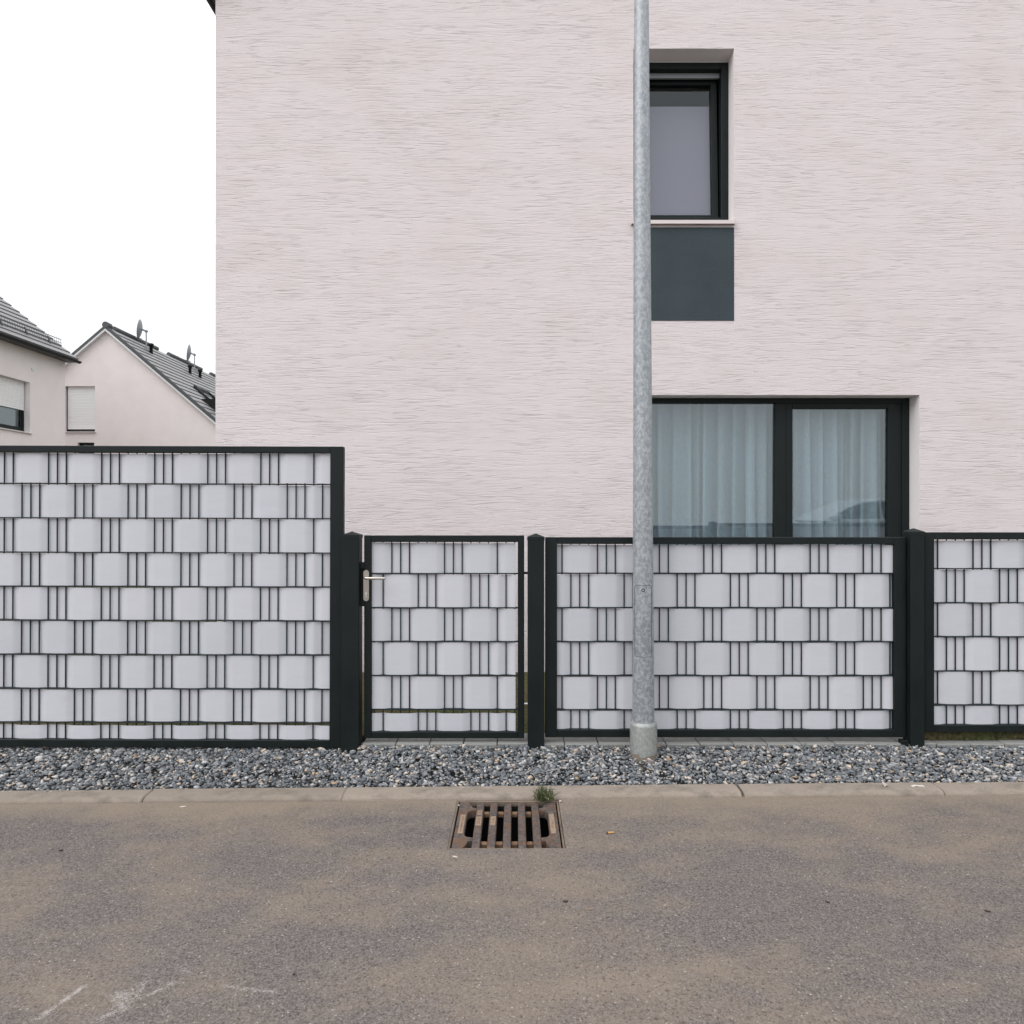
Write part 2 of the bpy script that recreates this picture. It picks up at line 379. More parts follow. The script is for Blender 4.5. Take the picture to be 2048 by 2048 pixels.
def put(name, me, parent, loc, rot=None):            # a further object on a shared mesh, loc in world metres
    o = bpy.data.objects.new(name, me); col.objects.link(o); o.parent = parent
    o.location = Vector(loc) - (wloc(parent) if parent else Vector((0, 0, 0)))
    if rot: o.rotation_euler = rot
    return o

def holed(us, vs_, holes, d0, d1, mapf):              # slab with rectangular holes; (u, v) across it, d through it
    us = sorted(set(us + [h[0] for h in holes] + [h[1] for h in holes])); vv = sorted(set(vs_ + [h[2] for h in holes] + [h[3] for h in holes]))
    full = lambda i, j: 0 <= i < len(us) - 1 and 0 <= j < len(vv) - 1 and not any(
        h[0] - 1e-6 <= us[i] and us[i + 1] <= h[1] + 1e-6 and h[2] - 1e-6 <= vv[j] and vv[j + 1] <= h[3] + 1e-6 for h in holes)
    mb = MB(); side = [MB() for h in holes]
    for i in range(len(us) - 1):
        for j in range(len(vv) - 1):
            if not full(i, j): continue
            a, b, c, d = us[i], us[i + 1], vv[j], vv[j + 1]
            mb.add([mapf(a, c, d0), mapf(b, c, d0), mapf(b, d, d0), mapf(a, d, d0)], [(0, 1, 2, 3)])
            mb.add([mapf(a, c, d1), mapf(b, c, d1), mapf(b, d, d1), mapf(a, d, d1)], [(3, 2, 1, 0)])
            for (di, dj, p, q) in ((-1, 0, (a, d), (a, c)), (1, 0, (b, c), (b, d)), (0, -1, (a, c), (b, c)), (0, 1, (b, d), (a, d))):
                if not full(i + di, j + dj):
                    inner = [k for k, h in enumerate(holes) if h[0] - .01 <= (p[0] + q[0]) / 2 <= h[1] + .01 and h[2] - .01 <= (p[1] + q[1]) / 2 <= h[3] + .01]
                    (side[inner[0]] if inner else mb).add([mapf(*p, d0), mapf(*q, d0), mapf(*q, d1), mapf(*p, d1)], [(0, 1, 2, 3)])
    return mb, side

SL = .0088                                            # the street rises gently to the right
# ------------------------------------------------------------------ ground
MB().prism([(-400, -32), (-130, -30), (-12.5, -.62), (400, -.62), (400, -34), (-400, -34)], -400, 400, 'x').build('ground', GROUND)['kind'] = 'structure'
gx0, gx1, gy0, gy1 = -.291, .214, 2.845, 3.334        # opening of the gully in the road
def road_mesh():
    mb = MB(); xs = [-40, -6, gx0, gx1, 6, 40]; ys = [-3.2, 0, gy0, gy1, 3.36]
    for i in range(len(xs) - 1):
        for j in range(len(ys) - 1):
            if i == 2 and j == 2: continue
            a, b, c, d = xs[i], xs[i + 1], ys[j], ys[j + 1]
            mb.add([(a, c, SL * a), (b, c, SL * b), (b, d, SL * b), (a, d, SL * a)], [(0, 1, 2, 3)])
    z = lambda x: SL * x
    for (p, q) in (((gx0, gy0), (gx1, gy0)), ((gx1, gy0), (gx1, gy1)), ((gx1, gy1), (gx0, gy1)), ((gx0, gy1), (gx0, gy0))):
        mb.add([(*p, z(p[0])), (*q, z(q[0])), (*q, -.03), (*p, -.03)], [(0, 1, 2, 3)])
    return mb
road = road_mesh().build('road', ASPH); props(road, 'dusty grey-brown asphalt street with worn chalk marks', kind='structure')
bay = MB().box(-40, 40, -12, -3.2, -.6, .22).build('parking_ground', ASPH); bay['kind'] = 'structure'
yard = MB().box(-60, 60, 3.99, 120, -.5, .105).build('yard', SOIL); yard['kind'] = 'structure'
bed = MB()
for a, b in ((-40, -8), (-8, 8), (8, 40)):
    bed.add([(a, 3.40, SL * a + .004), (b, 3.40, SL * b + .004), (b, 3.80, .066), (a, 3.80, .066), (b, 4.0, .07), (a, 4.0, .07)], [(0, 1, 2, 3), (3, 2, 4, 5)])
bedo = bed.build('gravel_bed', FINES); bedo['kind'] = 'structure'

# kerb of one-metre stones
kerb = bpy.data.objects.new('kerb', None); col.objects.link(kerb); props(kerb, 'low rounded concrete kerb along the gravel strip', kind='structure')
KP = [(3.335, -.12), (3.335, .000), (3.3375, .008), (3.343, .0145), (3.352, .0195), (3.366, .023), (3.39, .0245), (3.445, .025), (3.445, -.12)]
ksm = MB()
xs = [0, .006] + [k * .0988 + .006 for k in range(1, 10)] + [.989, .995]
def kprof(x):
    e = min(x, .995 - x); s_ = .004 if e < .003 else 0
    return [(y + (s_ if y < 3.4 and z > -.1 else 0), z - (s_ if z > 0 else 0)) for y, z in KP]
n = len(KP); vv = []; ff = []
for x in xs: vv += [(x, y, z) for y, z in kprof(x)]
for i in range(len(xs) - 1):
    for j in range(n): ff.append((i * n + j, i * n + (j + 1) % n, (i + 1) * n + (j + 1) % n, (i + 1) * n + j))
ff += [tuple(range(n)), tuple(reversed(range((len(xs) - 1) * n, len(xs) * n)))]
ksm.add(vv, ff); kme = ksm.mesh('kerb_stone', KERB)
for k in range(-6, 7):
    x = .1405 + k * 1.001
    put('kerb_stone', kme, kerb, (x, random.uniform(-.003, .003), SL * x + random.uniform(-.0015, .0015)), (0, -math.atan(SL), random.uniform(-.0012, .0012)))

# paver row under the fence
pv = bpy.data.objects.new('paver_edging', None); col.objects.link(pv); props(pv, 'row of grey concrete pavers under the fence', kind='structure')
pm = MB().cbox(0, .188, 0, .19, -.08, 0, .004).mesh('paver', PAVER)
for k in range(24):
    x = -.872 + k * .1925
    put('paver', pm, pv, (x, 3.812 + random.uniform(-.003, .003), .117 + random.uniform(-.002, .002)), (random.uniform(-.01, .01), random.uniform(-.008, .008), random.uniform(-.006, .006)))

# gravel: crushed stones
def hull(k):
    bm = bmesh.new(); r_ = random.Random(k)
    for _ in range(8):
        v = Vector((r_.gauss(0, 1), r_.gauss(0, 1), r_.gauss(0, 1))).normalized() * r_.uniform(.75, 1.1); bm.verts.new(v)
    res = bmesh.ops.convex_hull(bm, input=bm.verts[:])
    bmesh.ops.delete(bm, geom=[g for g in res['geom_interior'] if isinstance(g, bmesh.types.BMVert)], context='VERTS')
    bm.verts.index_update()
    V = np.array([v.co[:] for v in bm.verts]); Fa = np.array([[v.index for v in f.verts] for f in bm.faces if len(f.verts) == 3]); bm.free(); return V, Fa
protos = [hull(k) for k in range(40)]
def gravel():
    VV = []; FF = []; CC = []; off = 0
    pal = np.array([(.085, .100, .115), (.115, .130, .145), (.150, .165, .180), (.20, .21, .225), (.32, .325, .335), (.50, .49, .48), (.50, .43, .37), (.52, .41, .31), (.42, .28, .16)])
    pw_ = np.array([.16, .21, .20, .15, .10, .07, .06, .035, .01]); pw_ /= pw_.sum()
    N = 19500
    for i in range(N):
        x = rng.uniform(-3.35, 3.45); ymax = 3.90 if x < -.88 else 3.815
        y = rng.uniform(3.43, ymax)
        t = (y - 3.44) / .36
        tt = min(max(t, 0), 1) ** .72; bk = .068 + .029 * min(max((x + .95) / .1, 0), 1); zb = (SL * x + .012) * (1 - tt) + bk * tt
        r_ = float(np.clip(rng.lognormal(-4.52, .40), .0045, .022))
        if y < 3.452: r_ = min(r_, .009)
        V, Fa = protos[rng.integers(40)]
        sc_ = r_ * np.array([rng.uniform(.9, 1.45), rng.uniform(.8, 1.15), rng.uniform(.45, .85)])
        w = rng.uniform(0, 6.283); tl = rng.normal(0, .35); ca, sa = math.cos(w), math.sin(w); ct, st_ = math.cos(tl), math.sin(tl)
        M_ = np.array([[ca, -sa, 0], [sa, ca, 0], [0, 0, 1]]) @ np.array([[1, 0, 0], [0, ct, -st_], [0, st_, ct]])
        P = (V * sc_) @ M_.T + np.array([x, y, zb + rng.uniform(-.004, .010)])
        VV.append(P); FF.append(Fa + off); off += len(V)
        c = pal[rng.choice(9, p=pw_)] * rng.uniform(.76, 1.12)
        CC.append(np.tile(np.append(c, 1), (len(V), 1)))
    V = np.vstack(VV); Fc = np.vstack(FF); C = np.vstack(CC)
    me = bpy.data.meshes.new('gravel'); me.vertices.add(len(V)); me.vertices.foreach_set('co', V.ravel())
    me.loops.add(Fc.size); me.loops.foreach_set('vertex_index', Fc.ravel().astype(np.int32))
    me.polygons.add(len(Fc)); me.polygons.foreach_set('loop_start', np.arange(0, Fc.size, 3, dtype=np.int32))
    me.update(calc_edges=True); me.validate()
    a = me.color_attributes.new('stone_colour', 'FLOAT_COLOR', 'POINT'); a.data.foreach_set('color', C.ravel())
    me.materials.append(GRAVEL)
    bm = bmesh.new(); bm.from_mesh(me); bmesh.ops.recalc_face_normals(bm, faces=bm.faces[:]); bm.to_mesh(me); bm.free()
    o = bpy.data.objects.new('gravel', me); col.objects.link(o)
    return props(o, 'blue-grey crushed stone gravel between kerb and fence', kind='stuff')
gravel()

# ------------------------------------------------------------------ the pink house
YW = 5.62
X0, X1, YB = ax(431, YW), 7.6, 15.6
EAVE = 5.92
house = empty('house', (X0, YW, 0), 'large pale pink plastered house with slate blue panel under its upper window', 'house')
up = (ax(1267, YW), ax(1468, YW), az(444, YW), az(97, YW))
lo = (ax(1276, YW), ax(1839, YW), .20, az(790, YW))
wmb, rev = holed([X0, X1], [-.3, EAVE], [up, lo], YW, YW + .22, lambda u, v, d: (u, d, v))
wall = wmb.build('wall', PLASTER, house)
[r_.build('window_reveal', REVEAL, wall) for r_ in rev]
side = MB().box(X0, X0 + .2, YW + .221, YB, -.3, EAVE).box(X1 - .2, X1, YW + .221, YB, -.3, EAVE).box(X0 + .2, X1 - .2, YB - .2, YB, -.3, EAVE)
for nm, mb in (('side_wall', MB().box(X0, X0 + .2, YW + .221, YB, -.3, EAVE)), ('side_wall', MB().box(X1 - .2, X1, YW + .221, YB, -.3, EAVE)), ('back_wall', MB().box(X0 + .201, X1 - .201, YB - .2, YB, -.3, EAVE))):
    mb.build(nm, PLASTER, house)
xm = (X0 + X1) / 2; pit = math.tan(R(39)); RZ = EAVE + (xm - X0) * pit
MB().prism([(X0, EAVE + .002), (X1, EAVE + .002), (xm, RZ)], YW, YW + .22, 'y').build('gable', PLASTER, house)
MB().prism([(X0, EAVE + .002), (X1, EAVE + .002), (xm, RZ)], YB - .22, YB, 'y').build('gable', PLASTER, house)
ov = .10
rf = MB()
for sgn in (-1, 1):
    e = X0 - ov if sgn < 0 else X1 + ov; ez = EAVE - ov * pit
    rf.prism([(e, ez + .02), (xm, RZ + .02), (xm, RZ + .2), (e, ez + .2)], YW - .12, YB + .12, 'y')
roof = rf.build('roof', DTILE, house)
gut = MB()
prof = [(math.cos(a) * .062, math.sin(a) * .062) for a in np.linspace(math.pi, 2 * math.pi, 9)] + [(math.cos(a) * .056, math.sin(a) * .056) for a in np.linspace(2 * math.pi, math.pi, 9)]
gcx, gcz = X0 - .118 + .03, EAVE + .005
gut.prism([(gcx - .03 + p[0], gcz + p[1]) for p in prof], YW - .1, YB + .1, 'y')
gut.build('gutter', ANTH, house)
MB().box(X0 - .055, X0 - .002, YW + .02, YB, EAVE - .03, EAVE + .02).build('soffit_board', DTILE, house)
# rooms behind the windows
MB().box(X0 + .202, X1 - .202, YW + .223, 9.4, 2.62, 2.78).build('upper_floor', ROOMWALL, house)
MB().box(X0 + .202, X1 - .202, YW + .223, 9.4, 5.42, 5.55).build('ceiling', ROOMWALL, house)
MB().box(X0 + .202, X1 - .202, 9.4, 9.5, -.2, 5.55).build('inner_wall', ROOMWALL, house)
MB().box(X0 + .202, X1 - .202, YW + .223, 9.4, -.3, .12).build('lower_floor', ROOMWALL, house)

# slate blue panel and sill under the upper window
MB().cbox(ax(1267, YW) + .002, ax(1468, YW), YW - .004, YW + .02, az(641.5, YW), az(455, YW), .001).build('painted_panel', SLATE, house)
def rect_frame(x0, x1, z0, z1, y0, y1, wl_, wr, wb, wt, c=.003):
    mb = MB(); mb.cbox(x0, x0 + wl_, y0, y1, z0, z1, c); mb.cbox(x1 - wr, x1, y0, y1, z0, z1, c)
    mb.cbox(x0 + wl_, x1 - wr, y0 + .0015, y1, z1 - wt, z1, c); mb.cbox(x0 + wl_, x1 - wr, y0 + .0015, y1, z0, z0 + wb, c); return mb
YF = YW + .14
wu = MB()
u0, u1, uz0, uz1 = up[0] + .002, up[1] - .002, up[2] + .002, up[3] - .002
upw = rect_frame(u0, u1, uz0, uz1 - .018, YF, YF + .075, .062, .062, .10, .058).build('window', ANTH, house)
MB().box(u0, u1, YF + .01, YF + .07, uz1 - .017, uz1 + .001).build('frame_packer', TRIM, upw)
# sash tilted inwards about its lower edge
sx0, sx1, sz0, sz1 = u0 + .050, u1 - .072, uz0 + .085, uz1 - .078
hinge = Vector((0, YF + .045, sz0)); tilt = Matrix.Rotation(R(-2.6), 3, 'X')
def tilted(mb):
    mb.v = [tuple(hinge + tilt @ (Vector(p) - hinge)) for p in mb.v]; return mb
tilted(rect_frame(sx0, sx1, sz0, sz1, YF + .04, YF + .095, .055, .055, .055, .07)).build('sash', ANTH, upw)
tilted(MB().box(sx0 + .053, sx1 - .053, YF + .062, YF + .068, sz0 + .048, sz1 - .068)).build('pane', GLASSU, upw)
tilted(MB().box(sx0 + .03, sx1 - .03, YF + .100, YF + .104, sz0 + .02, sz0 + .05 + (sz1 - sz0 - .12) * .865)).build('roller_blind', BLIND, upw)
MB().box(u0 + .06, u1 - .06, YF + .055, YF + .074, uz1 - .118, uz1 - .0765).build('lit_gap_strip', DISH, upw)  # added grey strip, stands in for the lit gap above the sash
sl = MB(); s0, s1 = ax(1263, YW - .035), ax(1470.5, YW - .035)
sl.prism([(YW - .035, up[2] - .028), (YW - .035, up[2] + .002), (YF - .001, up[2] + .012), (YF - .001, up[2] - .0), (YW - .03, up[2] - .008), (YW - .03, up[2] - .028)], s0 + .003, s1 - .003, 'x')
sl.cbox(s0, s0 + .004, YW - .038, YW + .02, up[2] - .03, up[2] + .014, .001); sl.cbox(s1 - .004, s1, YW - .038, YW + .02, up[2] - .03, up[2] + .014, .001)
sl.build('sill', SILL, upw)

# wide lower window: fixed light and a sash
l0, l1, lz0, lz1 = lo[0] + .002, lo[1] - .002, lo[2] + .002, lo[3] - .002
lw = MB().cbox(l0, l0 + .06, YF, YF + .075, lz0, lz1, .003).cbox(l1 - .06, l1, YF, YF + .075, lz0, lz1, .003)
gA = (l0 + .06, ax(1550.7, YF)); gB = (ax(1586.6, YF), ax(1777.6, YF))
lw.cbox(l0 + .06, l1 - .06, YF + .0015, YF + .075, lz1 - .042, lz1, .003).cbox(l0 + .06, l1 - .06, YF + .0015, YF + .075, lz0, lz0 + .06, .003)
lw.cbox(gA[1], gA[1] + .09, YF + .001, YF + .075, lz0 + .06, lz1 - .042, .003)
low = lw.build('window', ANTH, house)
lean_ = Matrix.Rotation(R(.22), 3, 'X')
def leaning(mb, y, z):
    c = Vector((0, y, z)); mb.v = [tuple(c + lean_ @ (Vector(p) - c)) for p in mb.v]; return mb
sa = rect_frame(gA[1] + .088, l1 - .052, lz0 + .05, lz1 - .03, YF + .012, YF + .07, gB[0] - gA[1] - .088, l1 - .052 - gB[1], .09, lz1 - .03 - az(816.8, YF))
sa.build('sash', ANTH, low)
leaning(MB().box(gA[0] - .005, gA[1] + .005, YF + .030, YF + .036, lz0 + .055, lz1 - .038), YF + .033, 1.3).build('pane', GLASS, low)
leaning(MB().box(gB[0] - .005, gB[1] + .005, YF + .036, YF + .042, lz0 + .13, az(816.8, YF) + .005), YF + .039, 1.3).build('pane', GLASS, low)
# sheer curtain, two lengths
def curtain(x0, x1, seed):
    # pleats that fold back over themselves, so the voile lies one, two or three layers deep
    r_ = random.Random(seed); us = []; x = x0; NS = 18
    while x < x1:
        p = r_.uniform(.095, .165); a = r_.uniform(1.35, 2.4); d_ = r_.uniform(.026, .042) * r_.choice((-1, 1)); w = r_.uniform(-.3, .3)
        us += [(x, p, a, d_, w, i / NS) for i in range(NS)]; x += p
    zs = np.linspace(.22, 2.50, 9); vs_ = []
    for z in zs:
        t = (2.5 - z) / 2.3
        for (xk, p, a, d_, w, q) in us:
            aa = a * (.9 + .25 * t); ph = 2 * math.pi * q
            vs_.append((xk + p * (q + aa / (2 * math.pi) * math.sin(ph)) + .010 * t * math.sin(xk * 23 + w), YF + .17 + d_ * math.sin(ph + .4 * math.sin(ph)) * (.8 + .4 * t) + .006 * math.sin(xk * 9 + z), z))
    W_ = len(us)
    return MB().add(vs_, [(j * W_ + i, j * W_ + i + 1, (j + 1) * W_ + i + 1, (j + 1) * W_ + i) for j in range(len(zs) - 1) for i in range(W_ - 1)], True)
cu = curtain(l0 - .03, ax(1487, YF + .2), 3).build('curtain', CURT); props(cu, 'sheer pleated curtain behind the left part of the wide lower window', 'curtain', 'sheer curtains behind the lower window')
cu = curtain(ax(1489, YF + .2), l1 + .03, 8).build('curtain', CURT); props(cu, 'sheer pleated curtain hanging behind the right pane of the wide lower window', 'curtain', 'sheer curtains behind the lower window')

# ------------------------------------------------------------------ far houses
def courses(parent, ex, ez, ux, uz, y0, y1, n, gauge=.30):
    # tile courses of a roof plane: ex, ez the eave; ux, uz the unit vector up the slope
    nx, nz = (-uz, ux) if ux > 0 else (uz, -ux)
    pts = [(-.02, -.005), (-.02, .042), (gauge + .05, .006), (gauge + .05, -.005)]
    me = MB().prism([(ux * a + nx * b, uz * a + nz * b) for a, b in pts], y0, y1, 'y').mesh('tile_course', TILE)
    for k in range(n):
        put('tile_course', me, parent, (ex + ux * k * gauge, 0, ez + uz * k * gauge))
def shutter(parent, mapf, u0, u1, v0, v1, pitch=.052):
    mb = MB(); v = v1
    while v - pitch > v0 - .001:
        a, b = v - pitch, v
        prof_ = [(a, .010), (a + .009, 0), (b - .009, 0), (b, .010), (b, .014), (a, .014)]
        k = [mapf(u0, p, q) for p, q in prof_] + [mapf(u1, p, q) for p, q in prof_]
        mb.add(k, [(i, (i + 1) % 6, 6 + (i + 1) % 6, 6 + i) for i in range(6)] + [(5, 4, 3, 2, 1, 0), (6, 7, 8, 9, 10, 11)]); v = a
    o = mb.build('roller_shutter', SHUT, parent); o['kind'] = 'stuff'; return o

# house beside the left edge, its eaves running away from us
AX, AY0, AY1, AZE = -12.5, 9.0, 18.6, 5.70
ha = empty('house', (AX, AY1, 0), 'grey-pink house cut off by the left edge, snow guard on its tiled roof', 'house')
mA = lambda u, v, d: (AX - d, u, v)
wA = (15.70, ax(60, 1) and 12.5 * F / 971, 3.57, 4.86)
wmb, rev = holed([AY0, AY1], [-.3, AZE], [wA], 0, .25, mA)
wo_ = wmb.build('wall', FARWALL, ha); [r_.build('window_reveal', REVEAL, wo_) for r_ in rev]
MB().box(-21.5, AX - .251, AY1 - .25, AY1, -.3, AZE).build('end_wall', FARWALL, ha)
MB().prism([(-21.5, AZE), (AX, AZE), (-17, AZE + 4.5 * .80)], AY1 - .25, AY1, 'y').build('gable', FARWALL, ha)
MB().box(-21.5, AX - .251, AY0, AY0 + .25, -.3, AZE).build('end_wall', FARWALL, ha)
MB().box(-21.5, -21.25, AY0 + .251, AY1 - .251, -.3, AZE).build('back_wall', FARWALL, ha)
MB().box(-15, -14.9, AY0 + .3, AY1 - .3, -.3, AZE - .1).build('inner_wall', GAP, ha)
un = math.hypot(1, .80); ux, uz = -1 / un, .80 / un
AEX, AEZ = -12.26, 5.80
ra = MB().prism([(AEX, AEZ - .10), (-17, AEZ - .10 + 4.74 * .80), (-17, AEZ - .01 + 4.74 * .80), (AEX, AEZ - .01)], AY0 - .1, AY1 + .13, 'y')
ra.prism([(-21.74, AEZ - .10), (-17.001, AEZ - .10 + 4.74 * .80), (-17.001, AEZ + .03 + 4.74 * .80), (-21.74, AEZ + .03)], AY0 - .1, AY1 + .13, 'y')
roofA = ra.build('roof', DTILE, ha)
courses(roofA, AEX, AEZ, ux, uz, AY0 - .1, AY1 + .15, 20)
gm = MB().prism([(AEX + .055 + p[0], AEZ - .055 + p[1]) for p in prof], AY0 - .1, AY1 + .16, 'y'); gm.build('gutter', ANTH, ha)
MB().box(AX - .2, AEX - .005, AY0, AY1 + .1, AZE + .002, AZE + .03).box(AEX - .03, AEX - .005, AY0, AY1 + .1, AZE + .031, AEZ - .012).build('soffit_board', DTILE, ha)
sg = MB(); bx, bz = -12.62, AEZ + .36 * .80
for h_ in (.06, .15, .24): sg.tube([(bx - .02, AY0, bz + h_), (bx - .02, AY1 + .05, bz + h_)], .008, 5)
y = AY0
while y < AY1 + .05: sg.tube([(bx - .02 + .03, y, bz + .03), (bx - .02, y, bz + .24), (bx - .06, y, bz + .27)], .005, 4); y += .085
for y in np.arange(AY0 + .6, AY1, .85): sg.tube([(bx + .06, y, bz - .02), (bx - .015, y, bz + .2)], .018, 5)
o = sg.build('snow_guard', DTILE, roofA); o['kind'] = 'stuff'
wf = MB()
def rf2(mb, y0, y1, z0, z1, x0, x1, w):
    mb.box(x0, x1, y0, y0 + w, z0, z1).box(x0, x1, y1 - w, y1, z0, z1).box(x0, x1 - .002, y0 + w, y1 - w, z0, z0 + w).box(x0, x1 - .002, y0 + w, y1 - w, z1 - w, z1); return mb
wAo = rf2(MB(), wA[0] + .002, wA[1] - .002, wA[2] + .002, wA[3] - .002, AX - .22, AX - .15, .06).build('window', ANTH, ha)
rf2(MB(), wA[0] + .055, wA[1] - .055, wA[2] + .055, wA[3] - .055, AX - .20, AX - .165, .07).build('sash', ANTH, wAo)
MB().box(AX - .19, AX - .186, wA[0] + .12, wA[1] - .12, wA[2] + .12, wA[3] - .12).build('pane', GLASS, wAo)
shutter(wAo, lambda u, v, d: (AX - .125 - d, u, v), wA[0] + .035, wA[1] - .035, wA[2] + .56, wA[3] - .003)
MB().prism([(AX + .05, wA[2] - .03), (AX + .05, wA[2] - .008), (AX - .148, wA[2] + .001), (AX - .148, wA[2] - .03)], wA[0] - .04, wA[1] + .05, 'y').build('sill', SILL, wAo)
MB().tube([(AX + .001, 17.35, 5.22), (AX + .012, 17.35, 5.22)], .055, 12).build('wall_vent', TRIM, ha)

# gable house behind it
BY, BX, BZ = 22.0, -13.4, 7.535
pb = .853; un = math.hypot(1, pb); BXL, BXR = BX - 4.2, BX + 4.2; BZE = BZ - 4.2 * pb
hb = empty('house', (BX, BY, 0), 'pale gable-fronted terraced house with long tiled roof, closed white roller shutter', 'house')
wB1 = (-14.80, -13.81, 4.20, 5.69); wB2 = (ax(155, BY), ax(188.5, BY), 2.6, az(885, BY))
mB = lambda u, v, d: (u, BY + d, v)
wmb, rev = holed([BXL, BXR], [-.3, BZE], [wB2], 0, .22, mB)
# the upper window cuts the gable: build the gable as strips around it
wbo = wmb.build('wall', FARWALL, hb); [r_.build('window_reveal', REVEAL, wbo) for r_ in rev]
gz = lambda x: BZ - abs(x - BX) * pb
gb = MB()
def strip_poly(poly): gb.prism(poly, BY, BY + .22, 'y')
strip_poly([(BXL, BZE), (wB1[0], BZE), (wB1[0], gz(wB1[0]))])
strip_poly([(wB1[0], BZE), (wB1[1], BZE), (wB1[1], wB1[2]), (wB1[0], wB1[2])])
strip_poly([(wB1[0], wB1[3]), (wB1[1], wB1[3]), (wB1[1], gz(wB1[1])), (wB1[0], gz(wB1[0]))])
strip_poly([(wB1[1], BZE), (BXR, BZE), (BX, BZ), (wB1[1], gz(wB1[1]))])
gb.build('gable', FARWALL, hb)
MB().box(BXL, BXL + .25, BY + .221, 46, -.3, BZE).build('side_wall', FARWALL, hb); MB().box(BXR - .25, BXR, BY + .221, 46, -.3, BZE).build('side_wall', FARWALL, hb)
MB().box(BXL + .251, BXR - .251, 45.8, 46, -.3, BZE).build('back_wall', FARWALL, hb)
MB().box(BXL + .3, BXR - .3, 23, 23.1, -.3, BZE + 1.5).build('inner_wall', GAP, hb)
rb = MB(); th = .10
for s_ in (-1, 1):
    e = BX + s_ * 4.45; ez = BZ - 4.45 * pb
    rb.prism([(e, ez + .01), (BX, BZ + .01), (BX, BZ + th), (e, ez + th)], BY - .06, 46.2, 'y')
roofB = rb.build('roof', DTILE, hb)
for s_ in (-1, 1):
    courses(roofB, BX + s_ * 4.45, BZ - 4.45 * pb + th, -s_ / un, pb / un, BY - .07, 46.2, 19, .303)
vg = MB()
for s_ in (-1, 1):
    e = BX + s_ * 4.45; ez = BZ - 4.45 * pb
    vg.prism([(e, ez - .055), (BX, BZ - .055), (BX, BZ + .010), (e, ez + .010)], BY - .13, BY - .001, 'y')
vg.build('verge_trim', TRIM, roofB)
vd = MB()
for s_ in (-1, 1):
    e = BX + s_ * 4.45; ez = BZ - 4.45 * pb
    vd.prism([(e, ez + .014), (BX, BZ + .014), (BX, BZ + .15), (e, ez + .15)], BY - .11, BY - .062, 'y')
vd.build('verge_tile', DTILE, roofB)
for y0, y1 in ((BY - .12, BY + .12), (22.36, 25.04), (25.87, 28.55), (29.46, 32.1), (33, 35.6)):
    MB().tube([(BX, y0, BZ + .14), (BX, y1, BZ + .14)], .11 if y0 < BY else .085, 10).build('ridge_cap', DTILE, roofB)
wb = MB()
def rfB(mb, x0, x1, z0, z1, y0, y1, w):
    mb.box(x0, x0 + w, y0, y1, z0, z1).box(x1 - w, x1, y0, y1, z0, z1).box(x0 + w, x1 - w, y0 + .002, y1, z0, z0 + w).box(x0 + w, x1 - w, y0 + .002, y1, z1 - w, z1); return mb
wBo = rfB(MB(), wB1[0] + .002, wB1[1] - .002, wB1[2] + .002, wB1[3] - .002, BY + .10, BY + .2, .05).build('window', ANTH, hb)
MB().box(wB1[0] + .06, wB1[1] - .06, BY + .16, BY + .165, wB1[2] + .06, wB1[3] - .06).build('pane', GLASS, wBo)
shutter(wBo, lambda u, v, d: (u, BY + .08 + d, v), wB1[0] + .045, wB1[1] - .002, wB1[2] + .085, wB1[3] - .002)
MB().prism([(BY - .05, wB1[2] - .03), (BY - .05, wB1[2] - .006), (BY + .1, wB1[2] + .001), (BY + .1, wB1[2] - .03)], wB1[0] - .04, wB1[1] + .04, 'x').build('sill', SILL, wBo)
wBo2 = rfB(MB(), wB2[0] + .002, wB2[1] - .002, wB2[2] + .002, wB2[3] - .002, BY + .10, BY + .2, .06).build('window', ANTH, hb)
MB().box(wB2[0] + .06, wB2[1] - .06, BY + .16, BY + .165, wB2[2] + .06, wB2[3] - .06).build('pane', GLASS, wBo2)
# roof window
rp = lambda x, lift=0.: BZ - (x - BX) * pb + th + .04 + lift
rw = MB()
for y0, y1 in ((23.72, 23.80), (24.78, 24.86)): rw.prism([(-11.40, rp(-11.40)), (-10.35, rp(-10.35)), (-10.35, rp(-10.35, .10)), (-11.40, rp(-11.40, .10))], y0, y1, 'y')
rw.prism([(-11.40, rp(-11.40)), (-11.30, rp(-11.30)), (-11.30, rp(-11.30, .12)), (-11.40, rp(-11.40, .12))], 23.801, 24.779, 'y')
rw.prism([(-10.45, rp(-10.45)), (-10.35, rp(-10.35)), (-10.35, rp(-10.35, .10)), (-10.45, rp(-10.45, .10))], 23.801, 24.779, 'y')
rwo = rw.build('roof_window', ANTH, roofB)
for x, y in ((-12.78, 23.5), (-12.48, 25.69), (-12.51, 26.57)):
    z = rp(x) - .04
    MB().tube([(x, y, z - .05), (x, y, z + .27), (x, y, z + .272), (x, y, z + .36), (x, y, z + .37)], [.058, .052, .082, .088, .07], 10).build('vent_pipe', BLACKP, roofB)
